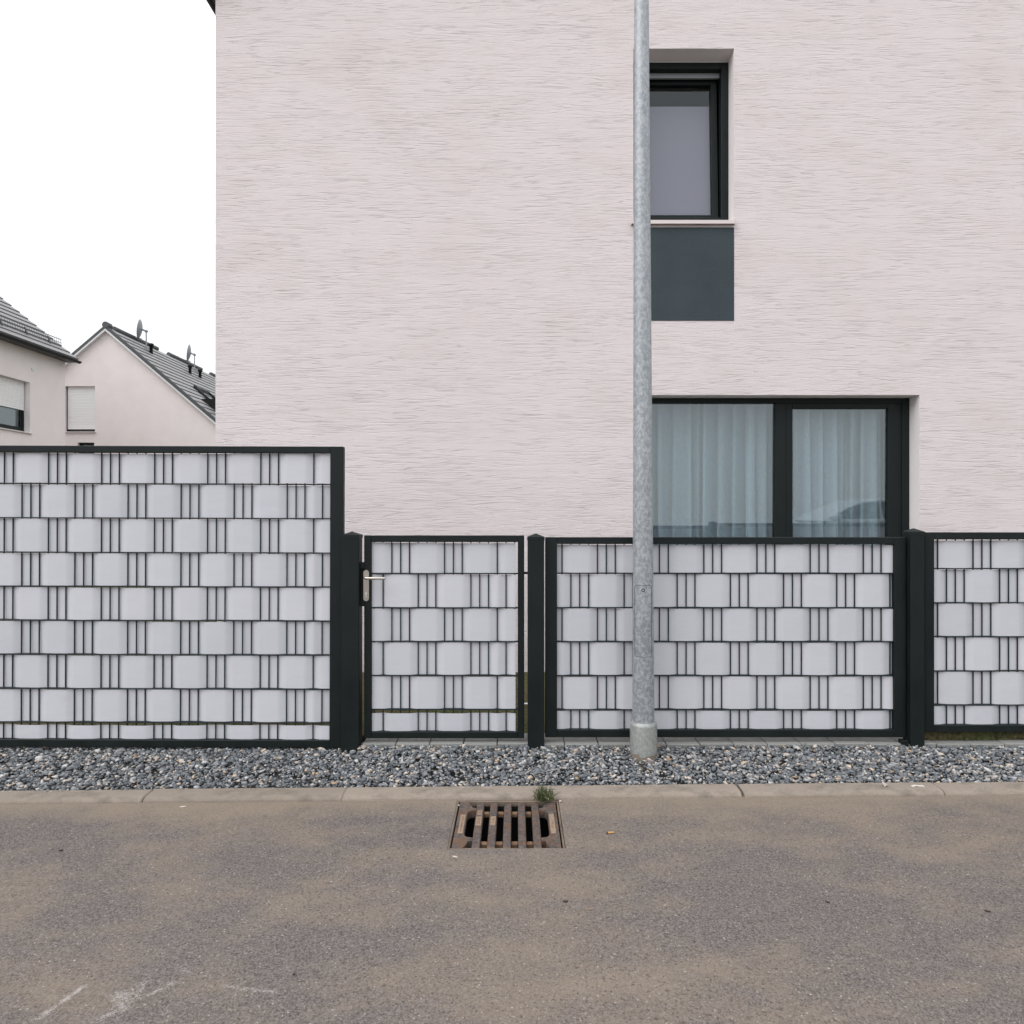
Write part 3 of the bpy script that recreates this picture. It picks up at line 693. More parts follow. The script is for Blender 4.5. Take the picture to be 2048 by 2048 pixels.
def dish(x, y, where):
    z = rp(x) - .05
    d = empty('satellite_dish', (x, y, z), f'grey satellite dish on a thin mast, {where}', 'satellite dish', 'satellite dishes on the gable house roof')
    MB().tube([(x, y, z), (x, y, z + .72)], .022, 8).build('mast', GALV, d)
    MB().box(x - .05, x + .14, y - .06, y + .06, z - .05, z + .09).build('mast_foot', DISH, d)
    c = Vector((x - .17, y + .02, z + .74)); nrm = Vector((-.90, -.28, .13)).normalized()
    t1 = nrm.cross(Vector((0, 0, 1))).normalized(); t2 = t1.cross(nrm) * -1
    mb = MB(); vs_ = [c + nrm * -.0]; rings = 6; seg = 24; vs_ = []; 
    for side_ in (0, 1):
        for i in range(rings + 1):
            for j in range(seg):
                r_ = .335 * i / rings; w = 2 * math.pi * j / seg
                vs_.append(c + t1 * (math.cos(w) * r_ * .92) + t2 * (math.sin(w) * r_) + nrm * (.085 * (i / rings) ** 2 - .012 * side_))
    for side_ in (0, 1):
        o_ = side_ * (rings + 1) * seg
        for i in range(rings):
            for j in range(seg): mb.f.append(tuple(o_ + q for q in (i * seg + j, i * seg + (j + 1) % seg, (i + 1) * seg + (j + 1) % seg, (i + 1) * seg + j))); mb.sm.append(True)
    b_ = (rings + 1) * seg
    for j in range(seg): mb.f.append((rings * seg + j, rings * seg + (j + 1) % seg, b_ + rings * seg + (j + 1) % seg, b_ + rings * seg + j)); mb.sm.append(False)
    mb.v = [tuple(v) for v in vs_]; mb.build('reflector', DISH, d)
    MB().tube([c - nrm * .01, (x, y, z + .66)], .03, 8).tube([(x - .04, y, z + .66), (x + .05, y, z + .66)], .035, 8).build('bracket', DISH, d)
    e_ = c + nrm * .52 - Vector((0, 0, .30))
    MB().tube([c - Vector((0, 0, .34)) - nrm * .0, e_], .018, 6).build('feed_arm', DISH, d)
    MB().tube([e_ + Vector((-.04, 0, .03)), e_ + Vector((.07, -.02, .05))], .035, 8).build('feed_horn', TRIM, d)
dish(-12.95, 23.5, 'nearer to the gable end')
dish(-13.03, 27.2, 'farther along the ridge')

# ------------------------------------------------------------------ fence
YFN = 3.86
FY0, FY1 = 3.835, 3.878
def vprof(sign, x, x0, pitch, amp, r_):
    # y of a woven strip at x: sign[k] = -1 the strip passes in front of wire k, +1 behind
    k = (x - x0) / pitch; i = math.floor(k); t = k - i
    g = lambda q: sign[min(max(q, 0), len(sign) - 1)]
    s_ = .35 * t + .65 * t * t * (3 - 2 * t)
    base = g(i) * (1 - s_) + g(i + 1) * s_
    def mid(q):
        return 1.12 if g(q - 1) == g(q) == g(q + 1) else 1.0
    return base * (mid(i) * (1 - t) + mid(i + 1) * t) * amp
def panel(root, frame_parts, wires, wz, hz, rows, sx, pitch, seed, hx=None):
    # wires: list of x; wz: (z0, z1); hz: heights of the horizontal double wires; rows: (z0, z1, signs); sx: strip ends
    r_ = random.Random(seed)
    for nm, b in frame_parts: MB().cbox(*b, .0025).build(nm, ANTH, root)
    vm = MB().tube([(0, 0, 0), (0, 0, wz[1] - wz[0])], .0037, 6).mesh('vertical_wire', WIREM)
    for x in wires: put('vertical_wire', vm, root, (x, YFN, wz[0]))
    h0, h1 = hx or sx
    hm = MB().tube([(0, 0, 0), (h1 - h0, 0, 0)], .0040, 6).mesh('horizontal_wire', WIREM)
    for z in hz:
        put('horizontal_wire', hm, root, (h0, YFN - .0072, z)); put('horizontal_wire', hm, root, (h0, YFN + .0072, z))
    for z0, z1, sg_ in rows:
        n = int((sx[1] - sx[0]) / (pitch / 8)); fr_ = []; bk_ = []
        ph = r_.uniform(0, 6); a2 = r_.uniform(.0009, .0024); amp = r_.uniform(.0056, .0066)
        lean = r_.uniform(-.0012, .0012)
        for i in range(n + 1):
            x = sx[0] + (sx[1] - sx[0]) * i / n
            y = YFN + vprof(sg_, x, wires[0], pitch, amp, r_) + .0008 * math.sin(x * 11 + ph)
            dz = a2 * math.sin(x * 4.1 + ph)
            for z in (z0 + dz, z1 + dz + lean * math.sin(x * 2.3 + ph)):
                tw = .0012 * math.sin(x * 5 + ph) * (1 if z > z0 + .02 else -1)
                fr_.append((x, y + tw, z)); bk_.append((x, y + tw + .0013, z))
        q4 = [(2 * i, 2 * i + 2, 2 * i + 3, 2 * i + 1) for i in range(n)]
        mb = MB().add(fr_, q4, True).add(bk_, [tuple(reversed(q)) for q in q4], True)
        rim = fr_ + bk_; m_ = len(fr_)
        mb.add(rim, [(2 * i, 2 * i + 2, m_ + 2 * i + 2, m_ + 2 * i) for i in range(n)] + [(2 * i + 1, 2 * i + 3, m_ + 2 * i + 3, m_ + 2 * i + 1) for i in range(n)] + [(0, 1, m_ + 1, m_), (2 * n, 2 * n + 1, m_ + 2 * n + 1, m_ + 2 * n)])
        mb.build('privacy_strip', PVC, root)
fzx = lambda py: az(py, YFN)
ffz = lambda py: az(py, FY0)
ffx = lambda px: ax(px, FY0)

def mk_rows(edges, signs_odd, signs_even, first_odd=True):
    return [(z0, z1, signs_odd if (i % 2 == 0) == first_odd else signs_even) for i, (z1, z0) in enumerate(edges)]

# tall panel, reaching out of the picture on the left
FL = 'steel fence panels along the street'
tp = empty('mesh_fence', (-.99, 3.856, .085), 'tall mesh fence panel woven with pale grey strips, left of the gate', 'fence', FL)
xr, xl = ffx(684.3), -3.50
z0, z1 = ffz(1496), ffz(893)
parts = [('stile', (xr - .074, xr, FY0, FY1, z0, z1)), ('stile', (xl, xl + .074, FY0, FY1, z0, z1)),
         ('top_rail', (xl + .074, xr - .074, FY0 + .0015, FY1, z1 - .038, z1)), ('bottom_rail', (xl + .074, xr - .074, FY0 + .0015, FY1, z0, z0 + .042))]
P = .05093
wr = ax(643.5, YFN); nw = int((wr - xl - .1) / P) + 1
wires = [wr - P * k for k in range(nw)][::-1]
kk = list(range(nw))[::-1]                                   # counted from the right end
vis_odd = lambda k: k == 1 or (k >= 5 and (k - 5) % 6 < 3)
vis_even = lambda k: k == 0 or (k >= 2 and (k - 2) % 6 < 3)
so = [1 if vis_odd(k) else -1 for k in kk]; se = [1 if vis_even(k) else -1 for k in kk]
hy = [969, 1037.5, 1106.3, 1174, 1241.8, 1309.9, 1378, 1445]
edges = [(fzx(908.5), fzx(967.5))] + [(fzx(a + 2.2), fzx(b - 1.2)) for a, b in zip(hy[:-1], hy[1:])] + [(fzx(1451.5), fzx(1482))]
panel(tp, parts, wires, (z0 + .03, z1 - .02), [fzx(y) for y in hy], mk_rows(edges, so, se), (xl + .05, xr - .050), P, 1)
tp.rotation_euler = (0, R(.19), 0)

# gate
gt = empty('garden_gate', (ffx(1048), 3.856, .139), 'narrow garden gate with steel lever handle between two posts', 'gate')
xl, xr = ffx(728), ffx(1048.5); z0, z1 = ffz(1477), ffz(1071)
parts = [('stile', (xl, xl + .040, FY0, FY1, z0, z1)), ('stile', (xr - .037, xr, FY0, FY1, z0, z1)),
         ('top_rail', (xl + .040, xr - .037, FY0 + .0015, FY1, z1 - .038, z1)), ('bottom_rail', (xl + .040, xr - .037, FY0 + .0015, FY1, z0, z0 + .037))]
P = .0506
wires = [ax(748.6, YFN) + P * k for k in range(17)]
visG1 = {2, 3, 4, 8, 9, 10, 14}; visG2 = {1, 5, 6, 7, 11, 12, 13, 15}
so = [1 if k in visG1 else -1 for k in range(17)]; se = [1 if k in visG2 else -1 for k in range(17)]
hy = [1147, 1215.3, 1282.8, 1350.4, 1418]
edges = [(fzx(1086), fzx(1145.6))] + [(fzx(a + 2.2), fzx(b - 1.2)) for a, b in zip(hy[:-1], hy[1:])] + [(fzx(1426), fzx(1463))]
panel(gt, parts, wires, (z0 + .02, z1 - .02), [fzx(y) for y in hy], mk_rows(edges, so, se), (ax(744.5, YFN), ax(1031, YFN)), P, 2, (xl + .02, xr - .02))
# lock case, plate and lever
lk = MB().cbox(xl - .030, xl - .001, FY0 + .006, FY1 - .002, az(1212.5, FY0), az(1125, FY0), .002).cbox(xl - .034, xl + .004, FY0 - .006, FY1, az(1137, FY0), az(1125, FY0), .002).cbox(xl - .034, xl + .004, FY0 - .006, FY1, az(1212.5, FY0), az(1201, FY0), .002)
lk.build('lock_case', BLACKP, gt)
def stadium(cx, z0_, z1_, r_, n=10):
    return [(cx + r_ * math.cos(a), z1_ - r_ + r_ * math.sin(a)) for a in np.linspace(0, math.pi, n)] + [(cx + r_ * math.cos(a), z0_ + r_ + r_ * math.sin(a)) for a in np.linspace(math.pi, 2 * math.pi, n)]
hxm = ax(732.4, FY0 - .008); hz0, hz1 = az(1202.5, FY0 - .008), az(1140, FY0 - .008)
plate = MB().prism(stadium(hxm, hz0, hz1, .0158), FY0 - .009, FY0 - .0005, 'y').build('handle_plate', STEEL, gt)
lv = az(1156.4, FY0 - .05)
lev = MB().tube([(hxm, FY0 - .008, lv + .002), (hxm, FY0 - .04, lv + .002), (hxm + .006, FY0 - .052, lv + .001), (hxm + .02, FY0 - .056, lv), (hxm + .115, FY0 - .054, lv - .001)], [.0095, .0085, .0085, .0078, .0072], 12)
lev.tube([(hxm, FY0 - .0085, lv + .002), (hxm, FY0 - .016, lv + .002)], .0125, 14); lev.build('lever', STEEL, gt)
kz = az(1188, FY0)
MB().tube([(hxm, FY0 - .0088, kz + .004), (hxm, FY0 - .012, kz + .004)], .0062, 12).box(hxm - .0034, hxm + .0034, FY0 - .0118, FY0 - .0088, kz - .014, kz + .002).build('lock_cylinder', TRIM, gt)
MB().box(hxm - .0009, hxm + .0009, FY0 - .0124, FY0 - .0115, kz - .010, kz + .008).build('keyhole', GAP, gt)
for py in (1146.5, 1409.5):
    MB().tube([(xr - .005, FY0 + .02, az(py, FY0)), (xr + .03, FY0 + .02, az(py, FY0))], .007, 8).build('hinge', ANTH if py < 1200 else ZINC, gt)

# low panel
lp = empty('mesh_fence', (1.2, 3.856, .145), 'low mesh fence panel woven with pale strips behind the lamp post', 'fence', FL)
xl, xr = ffx(1090.7), 2.236; z0, z1 = ffz(1475), ffz(1074.6)
parts = [('stile', (xl, xl + .067, FY0, FY1, z0, z1)), ('stile', (xr - .066, xr, FY0, FY1, z0, z1)),
         ('top_rail', (xl + .067, xr - .066, FY0 + .0015, FY1, z1 - .039, z1)), ('bottom_rail', (xl + .067, xr - .066, FY0 + .0015, FY1, z0, z0 + .043))]
P = 68.5 / 3.864 * YFN / F
wires = [ax(1080 + 170 / 3.864, YFN) + P * k for k in range(38)]
so = [1 if k % 6 in (4, 5, 0) else -1 for k in range(38)]; se = [-s_ for s_ in so]
hy = [1146.4, 1215, 1282.8, 1350.6, 1418.6]
edges = [(fzx(1089.5), fzx(1145.2))] + [(fzx(a + 2.0), fzx(b - 1.2)) for a, b in zip(hy[:-1], hy[1:])] + [(fzx(1421), fzx(1460))]
panel(lp, parts, wires, (z0 + .03, z1 - .02), [fzx(y) for y in hy], mk_rows(edges, so, se), (xl + .05, xr - .05), P, 3)
# right panel, a step higher
rpn = empty('mesh_fence', (3.5, 3.856, .176), 'mesh fence panel cut off by the right edge, set a little higher', 'fence', FL)
xl, xr = 2.343, 4.85; z0, z1 = ffz(1464.5), ffz(1064.8)
parts = [('stile', (xl, xl + .055, FY0, FY1, z0, z1)), ('stile', (xr - .055, xr, FY0, FY1, z0, z1)),
         ('top_rail', (xl + .055, xr - .055, FY0 + .0015, FY1, z1 - .041, z1)), ('bottom_rail', (xl + .055, xr - .055, FY0 + .0015, FY1, z0, z0 + .040))]
wires = [ax(1875.2, YFN) + P * k for k in range(47)]
so = [1 if k % 6 in (4, 5, 0) else -1 for k in range(47)]; se = [-s_ for s_ in so]
hy = [1137, 1205.2, 1273, 1341.3, 1409.2]
edges = [(fzx(1080.5), fzx(1135.8))] + [(fzx(a + 2.0), fzx(b - 1.2)) for a, b in zip(hy[:-1], hy[1:])] + [(fzx(1411.5), fzx(1452))]
panel(rpn, parts, wires, (z0 + .03, z1 - .02), [fzx(y) for y in hy], mk_rows(edges, so, se), (xl + .04, xr - .04), P, 4)
MB().box(2.33, 4.9, 3.872, 3.885, .117, .176).build('base_board', SOIL, rpn)

# posts
def post(x0, x1, y0, y1, zt, zb, label, foot=False):
    p = empty('fence_post', ((x0 + x1) / 2, (y0 + y1) / 2, zb), label, 'fence post', 'square steel fence posts')
    MB().cbox(x0, x1, y0, y1, zb, zt, .003).build('shaft', ANTH, p)
    cx, cy = (x0 + x1) / 2, (y0 + y1) / 2; o_ = .002
    mb = MB().box(x0 - o_, x1 + o_, y0 - o_, y1 + o_, zt - .018, zt + .0015)
    pk = zt + .021
    mb.add([(x0 - o_, y0 - o_, zt + .0015), (x1 + o_, y0 - o_, zt + .0015), (x1 + o_, y1 + o_, zt + .0015), (x0 - o_, y1 + o_, zt + .0015), (cx, cy, pk)], [(0, 1, 4), (1, 2, 4), (2, 3, 4), (3, 0, 4)])
    mb.build('cap', ANTH, p)
    if foot: MB().cbox(x0 - .045, x0 - .003, y0 + .01, y0 + .05, .098, .135, .003).tube([(x0 - .025, y0 - .004, .115), (x0 - .025, y0 + .02, .115)], .011, 8).build('bracket', BLACKP, p)
    return p
post(-.9885, -.889, 3.802, 3.892, az(1070.5, 3.80), .03, 'wide square post beside the gate handle')
post(ax(1055.5, 3.80), ax(1088.5, 3.80), 3.80, 3.892, az(1074.5, 3.80), .03, 'square post at the hinge side of the gate')
post(2.2415, 2.322, 3.80, 3.88, az(1064, 3.80), .03, 'square post between the low panel and the higher right panel', True)

# ------------------------------------------------------------------ lamp post
LX, LY, LZ = ax(1287, 3.72), 3.72, .075
lam = empty('lamp_post', (LX, LY, LZ), 'tall galvanised steel lamp post standing in the gravel', 'lamp post')
zz = np.linspace(.0, 6.2, 26)
cxz = lambda z: LX - .0026 * (z - LZ)
rad = lambda z: .0615 - .00528 * (z - LZ)
MB().tube([(cxz(LZ + z), LY, LZ + z) for z in zz], [rad(LZ + z) for z in zz], 40).build('pole', GALV, lam)
sz = .268 - LZ
MB().tube([(LX, LY, LZ - .05), (LX, LY, LZ + sz - .012), (LX, LY, LZ + sz - .003), (LX, LY, LZ + sz + .003), (LX, LY, LZ + sz + .008)], [.0748, .0746, .0725, .067, .0615], 40).build('sleeve', GALVB, lam)
facing = math.atan2(-LY, -LX)
def pole_plate(name, mat, w, za, zb, lift, rc):
    mb = MB(); cols = 22; vs_ = []
    for i in range(cols + 1):
        u = -w / 2 + w * i / cols; e = w / 2 - abs(u); cut = 0 if e >= rc else rc - math.sqrt(max(rc * rc - (rc - e) ** 2, 0))
        for z in (za + cut, zb - cut):
            for dr in (lift, -.004):
                r_ = rad(z) + dr; a = facing + math.asin(max(-.98, min(.98, u / (rad(z) + lift))))
                vs_.append((cxz(z) + r_ * math.cos(a), LY + r_ * math.sin(a), z))
    fs = []
    for i in range(cols):
        a, b = i * 4, i * 4 + 4
        fs += [(a, b, b + 2, a + 2), (a + 2, b + 2, b + 3, a + 3), (a + 1, a + 3, b + 3, b + 1), (a, a + 1, b + 1, b)]
    fs += [(0, 2, 3, 1), (cols * 4, cols * 4 + 1, cols * 4 + 3, cols * 4 + 2)]
    front = [f for k, f in enumerate(fs[:4 * cols]) if k % 4 == 0]; rest = [f for k, f in enumerate(fs[:4 * cols]) if k % 4] + fs[4 * cols:]
    return mb.add(vs_, front, True).add(vs_, rest).build(name, mat, lam)
dz0, dz1 = az(1314, 3.66), az(1171.5, 3.66)
pole_plate('hatch_gap', GAP, .0925, dz0 - .0018, dz1 + .0018, .0006, .012)
hatch = pole_plate('hatch', GALV, .0885, dz0, dz1, .0016, .011)
fd = Vector((math.cos(facing), math.sin(facing), 0)); lz_ = az(1180.5, 3.66); c_ = Vector((cxz(lz_), LY, lz_))
MB().tube([c_ + fd * (rad(lz_) - .002), c_ + fd * (rad(lz_) + .0035)], .0095, 6).build('hatch_lock', GAP, hatch)
MB().tube([c_ + fd * (rad(lz_) + .003), c_ + fd * (rad(lz_) + .0045)], .0038, 12).build('lock_bolt', TRIM, hatch)

# ------------------------------------------------------------------ road gully
gl = empty('road_gully', ((gx0 + gx1) / 2, (gy0 + gy1) / 2, 0), 'rusty cast iron drain grate set in the asphalt by the kerb', 'drain grate')
zt = -.004
fr = MB()
w_ = .0105
for b in ((gx0 + .001, gx0 + w_, gy0 + .001, gy1 - .001), (gx1 - w_, gx1 - .001, gy0 + .001, gy1 - .001), (gx0 + w_, gx1 - w_, gy1 - .012, gy1 - .001), (gx0 + w_, gx1 - w_, gy0 + .001, gy0 + .011)):
    fr.cbox(b[0], b[1], b[2], b[3], -.03, zt + .002, .003)
fr.build('frame', MORTAR, gl)
ia, ib, ja, jb = gx0 + .0180, gx1 - .0180, gy0 + .014, gy1 - .014     # the loose grating
MB().box(gx0 + .0122, gx1 - .0122, gy0 + .0122, gy1 - .013, -.42, -.40).build('pit_floor', GAP, gl)
pitw = MB().box(gx0 + .001, gx0 + .012, gy0, gy1, -.40, -.0305).box(gx1 - .012, gx1 - .001, gy0, gy1, -.40, -.0305).box(gx0 + .0121, gx1 - .0121, gy1 - .012, gy1, -.40, -.0305).box(gx0 + .0121, gx1 - .0121, gy0, gy0 + .012, -.40, -.0305)
pitw.build('pit_wall', GAP, gl)
bars = [-.171, -.105, -.0375, .0295, .0955]
bw = .0175
for x in bars: MB().cbox(x - bw, x + bw, ja + .004, jb - .004, -.045, zt, .0035).build('bar', IRON, gl)
def side_plate(sg_):
    # outline of a side beam: wide corners, two webs to the outer bar, slots between
    a = ia if sg_ < 0 else ib; b = (bars[0] - bw) if sg_ < 0 else (bars[-1] + bw)
    w1 = .058; w2 = .043
    D = -sg_
    f_ = lambda u: a + D * u
    wid = abs(b - a)
    ys = ja; L = jb - ja
    pts = [(0, 0), (w1 - .012, 0), (w1 - .004, .02), (w1 + .004, .045), (wid - .02, .062), (wid, .066), (wid, .092), (wid - .025, .098), (w2 + .006, .108), (w2, .125), (w2, .335), (w2 + .006, .350),
           (wid - .025, .362), (wid, .366), (wid, .392), (wid - .02, .397), (w1 + .004, .410), (w1 - .006, .428), (w1 - .016, L), (0, L)]
    poly = [(f_(u), ys + v) for u, v in pts]
    return MB().prism(poly, -.040, zt - .0005, 'z').build('side_plate', IRON, gl)
side_plate(-1); side_plate(1)
for k in range(4):
    for y in (ja + .066, jb - .096): MB().cbox(bars[k] + bw + .0005, bars[k + 1] - bw - .0005, y, y + .026, -.04, zt - .016, .003).build('cross_rib', RUST, gl)
def plate_(x0, x1, y0, y1, marks):
    p = MB().cbox(x0, x1, y0, y1, zt - .002, zt + .0022, .001).build('cast_label', BEIGE, gl)
    mb = MB()
    for (u0, v0, u1, v1) in marks:
        a = Vector((x0 + (x1 - x0) * u0, y0 + (y1 - y0) * v0, zt + .0026)); b = Vector((x0 + (x1 - x0) * u1, y0 + (y1 - y0) * v1, zt + .0026))
        mb.tube([a, b], .0013, 5)
    if marks: mb.build('cast_letters', RUST, p)
B1 = bars[0]
plate_(B1 - .010, B1 + .012, ja + .315, ja + .362, [(.3, .2, .3, .8), (.7, .2, .7, .8), (.3, .8, .7, .8), (.3, .2, .7, .2)])
plate_(B1 - .013, B1 + .013, ja + .205, ja + .295, [(.25, .80, .75, .70), (.25, .60, .75, .70), (.25, .50, .75, .42), (.25, .34, .75, .42), (.25, .22, .75, .22), (.25, .12, .25, .24)])
plate_(bars[1] - .012, bars[1] + .013, ja + .210, ja + .298, [(.28, .62, .72, .62), (.28, .62, .28, .78), (.5, .45, .72, .52), (.3, .30, .7, .30), (.3, .30, .3, .2)])
plate_(ia + .014, ia + .038, ja + .13, ja + .315, [(.5, .1, .5, .9)])
plate_(ib - .038, ib - .014, ja + .13, ja + .325, [(.35, v, .65, v) for v in (.25, .35, .45, .55, .65)] + [(.35, .25, .35, .35), (.65, .45, .65, .55)])

# ------------------------------------------------------------------ small things
def blade_tuft():
    g = MB(); cx, cy, cz = ax(1088, 3.33), 3.325, .004; r_ = random.Random(5)
    for k in range(170):
        bx, by = cx + r_.gauss(0, .020), cy + r_.gauss(0, .012); h_ = r_.uniform(.03, .085); a = r_.uniform(0, 6.28); ln = r_.uniform(.01, .055)
        p = [Vector((bx, by, cz)), Vector((bx + math.cos(a) * ln * .35, by + math.sin(a) * ln * .35, cz + h_ * .62)), Vector((bx + math.cos(a) * ln, by + math.sin(a) * ln, cz + h_ * r_.uniform(.55, 1)))]
        g.tube(p, [.0014, .0011, .0003], 3)
    o = g.build('grass_tuft', GRASS, None, (cx, cy, cz)); props(o, 'green tuft of grass growing from the kerb joint at the drain corner', 'grass tuft')
    s_ = MB()
    for k in range(16):
        a = r_.uniform(0, 6.28); ln = r_.uniform(.03, .07); bx, by = cx + r_.gauss(0, .02), cy + r_.gauss(0, .01)
        s_.tube([(bx, by, cz), (bx + math.cos(a) * ln * .6, by + math.sin(a) * ln * .5, cz + r_.uniform(.02, .05)), (bx + math.cos(a) * ln, by + math.sin(a) * ln * .7, cz + r_.uniform(.012, .035))], .001, 3)
    s_.build('dry_blade', STRAW, o)
blade_tuft()
def rock(name, px, py, Y, size, mat, label, seed, sink=.3, cat='stone', z=None, rotz=0):
    V, Fa = protos[seed]; x, _, zz_ = at(px, py, Y); z = zz_ if z is None else z
    ca, sa_ = math.cos(rotz), math.sin(rotz)
    pts = [(x + (v[0] * ca - v[1] * sa_) * size[0], Y + (v[0] * sa_ + v[1] * ca) * size[1], z + size[2] * (1 - sink) + v[2] * size[2]) for v in V]
    o = MB().add(pts, [tuple(f) for f in Fa]).build(name, mat, None, (x, Y, z)); return props(o, label, cat)
rock('stone', 1770, 1565, 3.40, (.024, .020, .012), PINKST, 'pale grey stone lying on the kerb near the right end', 4, .1, z=SL * 1.87 + .0245)
rock('stone', 1303, 1512, 3.63, (.034, .022, .026), PINKST, 'large pinkish stone leaning against the lamp post foot', 9, .2, z=.065)
rock('stone', 963, 1508, 3.74, (.018, .016, .014), BEIGE, 'rounded beige stone on the gravel below the gate', 12, .2, z=.075)
rock('pebble', 1121, 1604, 3.30, (.009, .008, .006), PALE, 'small white pebble beside the grate corner under the grass', 14, .1, 'pebble', z=.002)
rock('pebble', 917, 1613, 3.262, (.007, .006, .006), PALE, 'small white pebble at the back corner of the drain frame', 16, .1, 'pebble', z=-.001)
def ground(px, py):
    Y = H * F / (py - 1033); return (px - 1031) * Y / F, Y
def flake(name, px, py, w, d, h_, mat, label, cat, rot, curl=0.):
    x, y = ground(px, py); z = SL * x + .0008; mb = MB(); ca, sa_ = math.cos(rot), math.sin(rot); N_ = 6; vs_ = []
    for i in range(N_ + 1):
        u = (i / N_ - .5) * w; wd = d * (1 - (2 * i / N_ - 1) ** 2 * .75) * (1 + .2 * math.sin(i * 2.3)); zc = curl * (2 * i / N_ - 1) ** 2
        for sg_ in (-.5, .5):
            for hh in (0, h_): vs_.append((x + u * ca - sg_ * wd * sa_, y + u * sa_ + sg_ * wd * ca, z + zc + hh))
    fs = []
    for i in range(N_):
        a, b = i * 4, i * 4 + 4
        fs += [(a, b, b + 2, a + 2), (a + 1, a + 3, b + 3, b + 1), (a, a + 1, b + 1, b), (a + 2, b + 2, b + 3, a + 3)]
    fs += [(0, 2, 3, 1), (N_ * 4, N_ * 4 + 1, N_ * 4 + 3, N_ * 4 + 2)]
    o = mb.add(vs_, fs).build(name, mat, None, (x, y, z)); return props(o, label, cat)
flake('paper_scrap', 366, 1608, .030, .010, .002, PALE, 'thin white scrap lying along the kerb edge', 'litter', .2)
flake('paper_scrap', 1180, 1820, .036, .016, .0015, MORTAR, 'flat pale beige scrap on the asphalt in front of the drain', 'litter', .05)
flake('dark_leaf', 1131, 1805, .020, .010, .003, LEAF, 'small dark green-black speck of debris in front of the drain', 'leaf', .1, .002)
flake('dark_leaf', 1655, 1811, .017, .007, .003, LEAF, 'dark curled leaf on the asphalt below the right pane of the window', 'leaf', 2.6, .003)
flake('dark_leaf', 1975, 1832, .019, .008, .003, LEAF, 'dark leaf lying far right on the asphalt', 'leaf', 2.7, .002)
flake('dark_leaf', 122, 1694, .015, .010, .004, LEAF, 'dark pebble-like leaf on the asphalt left of the drain', 'leaf', .4, .001)
flake('dark_leaf', 588, 1946, .010, .006, .003, LEAF, 'tiny black leaf to the right of the chalk lines', 'leaf', 1.2, .001)
flake('paper_scrap', 910, 1713, .024, .008, .0015, PALE, 'tiny white chip in front of the left corner of the drain', 'litter', 2.7)
# white curled scrap on the kerb
kx = ax(1836, 3.39); mb = MB()
pts = [(kx - .030, 3.402, 0), (kx - .01, 3.396, .004), (kx + .004, 3.393, .002), (kx + .032, 3.384, .001)]
zk = SL * kx + .0245
for a, b in zip(pts[:-1], pts[1:]): mb.prism([(a[0], a[2] + zk), (b[0], b[2] + zk), (b[0], b[2] + zk + .0025), (a[0], a[2] + zk + .0025)], 3.386, 3.402, 'y')
props(mb.build('paper_scrap', PALE, None, (kx, 3.39, zk)), 'white curled scrap on the kerb beside the grey stone', 'litter')
# cigarette end
cx_, cy_ = ground(1221, 1669); cz_ = SL * cx_ + .0048
cg = empty('cigarette_end', (cx_, cy_, cz_ - .004), 'orange cigarette end on the asphalt right of the drain', 'cigarette end')
MB().tube([(cx_ - .012, cy_ - .002, cz_), (cx_ + .014, cy_ + .002, cz_)], .004, 10).build('filter', CORK, cg)
MB().tube([(cx_ - .0175, cy_ - .003, cz_), (cx_ - .0121, cy_ - .002, cz_)], [.0034, .0039], 10).build('burnt_tip', LEAF, cg)

# chalk lines rubbed into the asphalt
def chalk(pts, w, cover):
    P_ = [ground(*p) for p in pts]; dense = []
    for a, b in zip(P_[:-1], P_[1:]):
        n_ = max(2, int(math.dist(a, b) / .02))
        for i in range(n_): dense.append((a[0] + (b[0] - a[0]) * i / n_, a[1] + (b[1] - a[1]) * i / n_))
    dense.append(P_[-1]); vs_ = []; fs = []; cv = []
    K = [-1, -.5, 0, .5, 1]
    for i, p in enumerate(dense):
        q = dense[min(i + 1, len(dense) - 1)]; o_ = dense[max(i - 1, 0)]; dx, dy = q[0] - o_[0], q[1] - o_[1]; l_ = math.hypot(dx, dy) or 1
        ww = w * (.75 + .5 * random.random())
        for k in K:
            x, y = p[0] - dy / l_ * ww * k, p[1] + dx / l_ * ww * k
            vs_.append((x, y, SL * x + .0035)); cv.append(cover * (1 - abs(k) ** 1.5) * (min(1, .35 + i / 3, .35 + (len(dense) - 1 - i) / 3)))
    for i in range(len(dense) - 1):
        for k in range(4): fs.append((i * 5 + k, i * 5 + k + 1, i * 5 + k + 6, i * 5 + k + 5))
    o = MB().add(vs_, fs).build('chalk_mark', CHALK, road)
    a = o.data.attributes.new('cover', 'FLOAT', 'POINT'); a.data.foreach_set('value', cv)
for pts, w, cvr in (([(55, 2047), (110, 2008), (165, 1970), (190, 1962)], .021, .95), ([(228, 1976), (245, 1990), (262, 2005)], .036, 1.2), ([(222, 2020), (245, 2010), (264, 2002)], .046, 1.3),
                    ([(264, 2002), (285, 1970), (305, 1943)], .03, .85), ([(170, 2047), (215, 2026), (262, 2004)], .02, .85), ([(264, 2002), (320, 1975), (372, 1948)], .02, .8), ([(352, 1924), (372, 1936), (392, 1950)], .03, .75),
                    ([(432, 1966), (480, 1974), (568, 1985)], .016, .8), ([(372, 2012), (402, 1983)], .03, .8), ([(310, 2036), (360, 2006)], .035, .7)):
    chalk(pts, w, cvr)

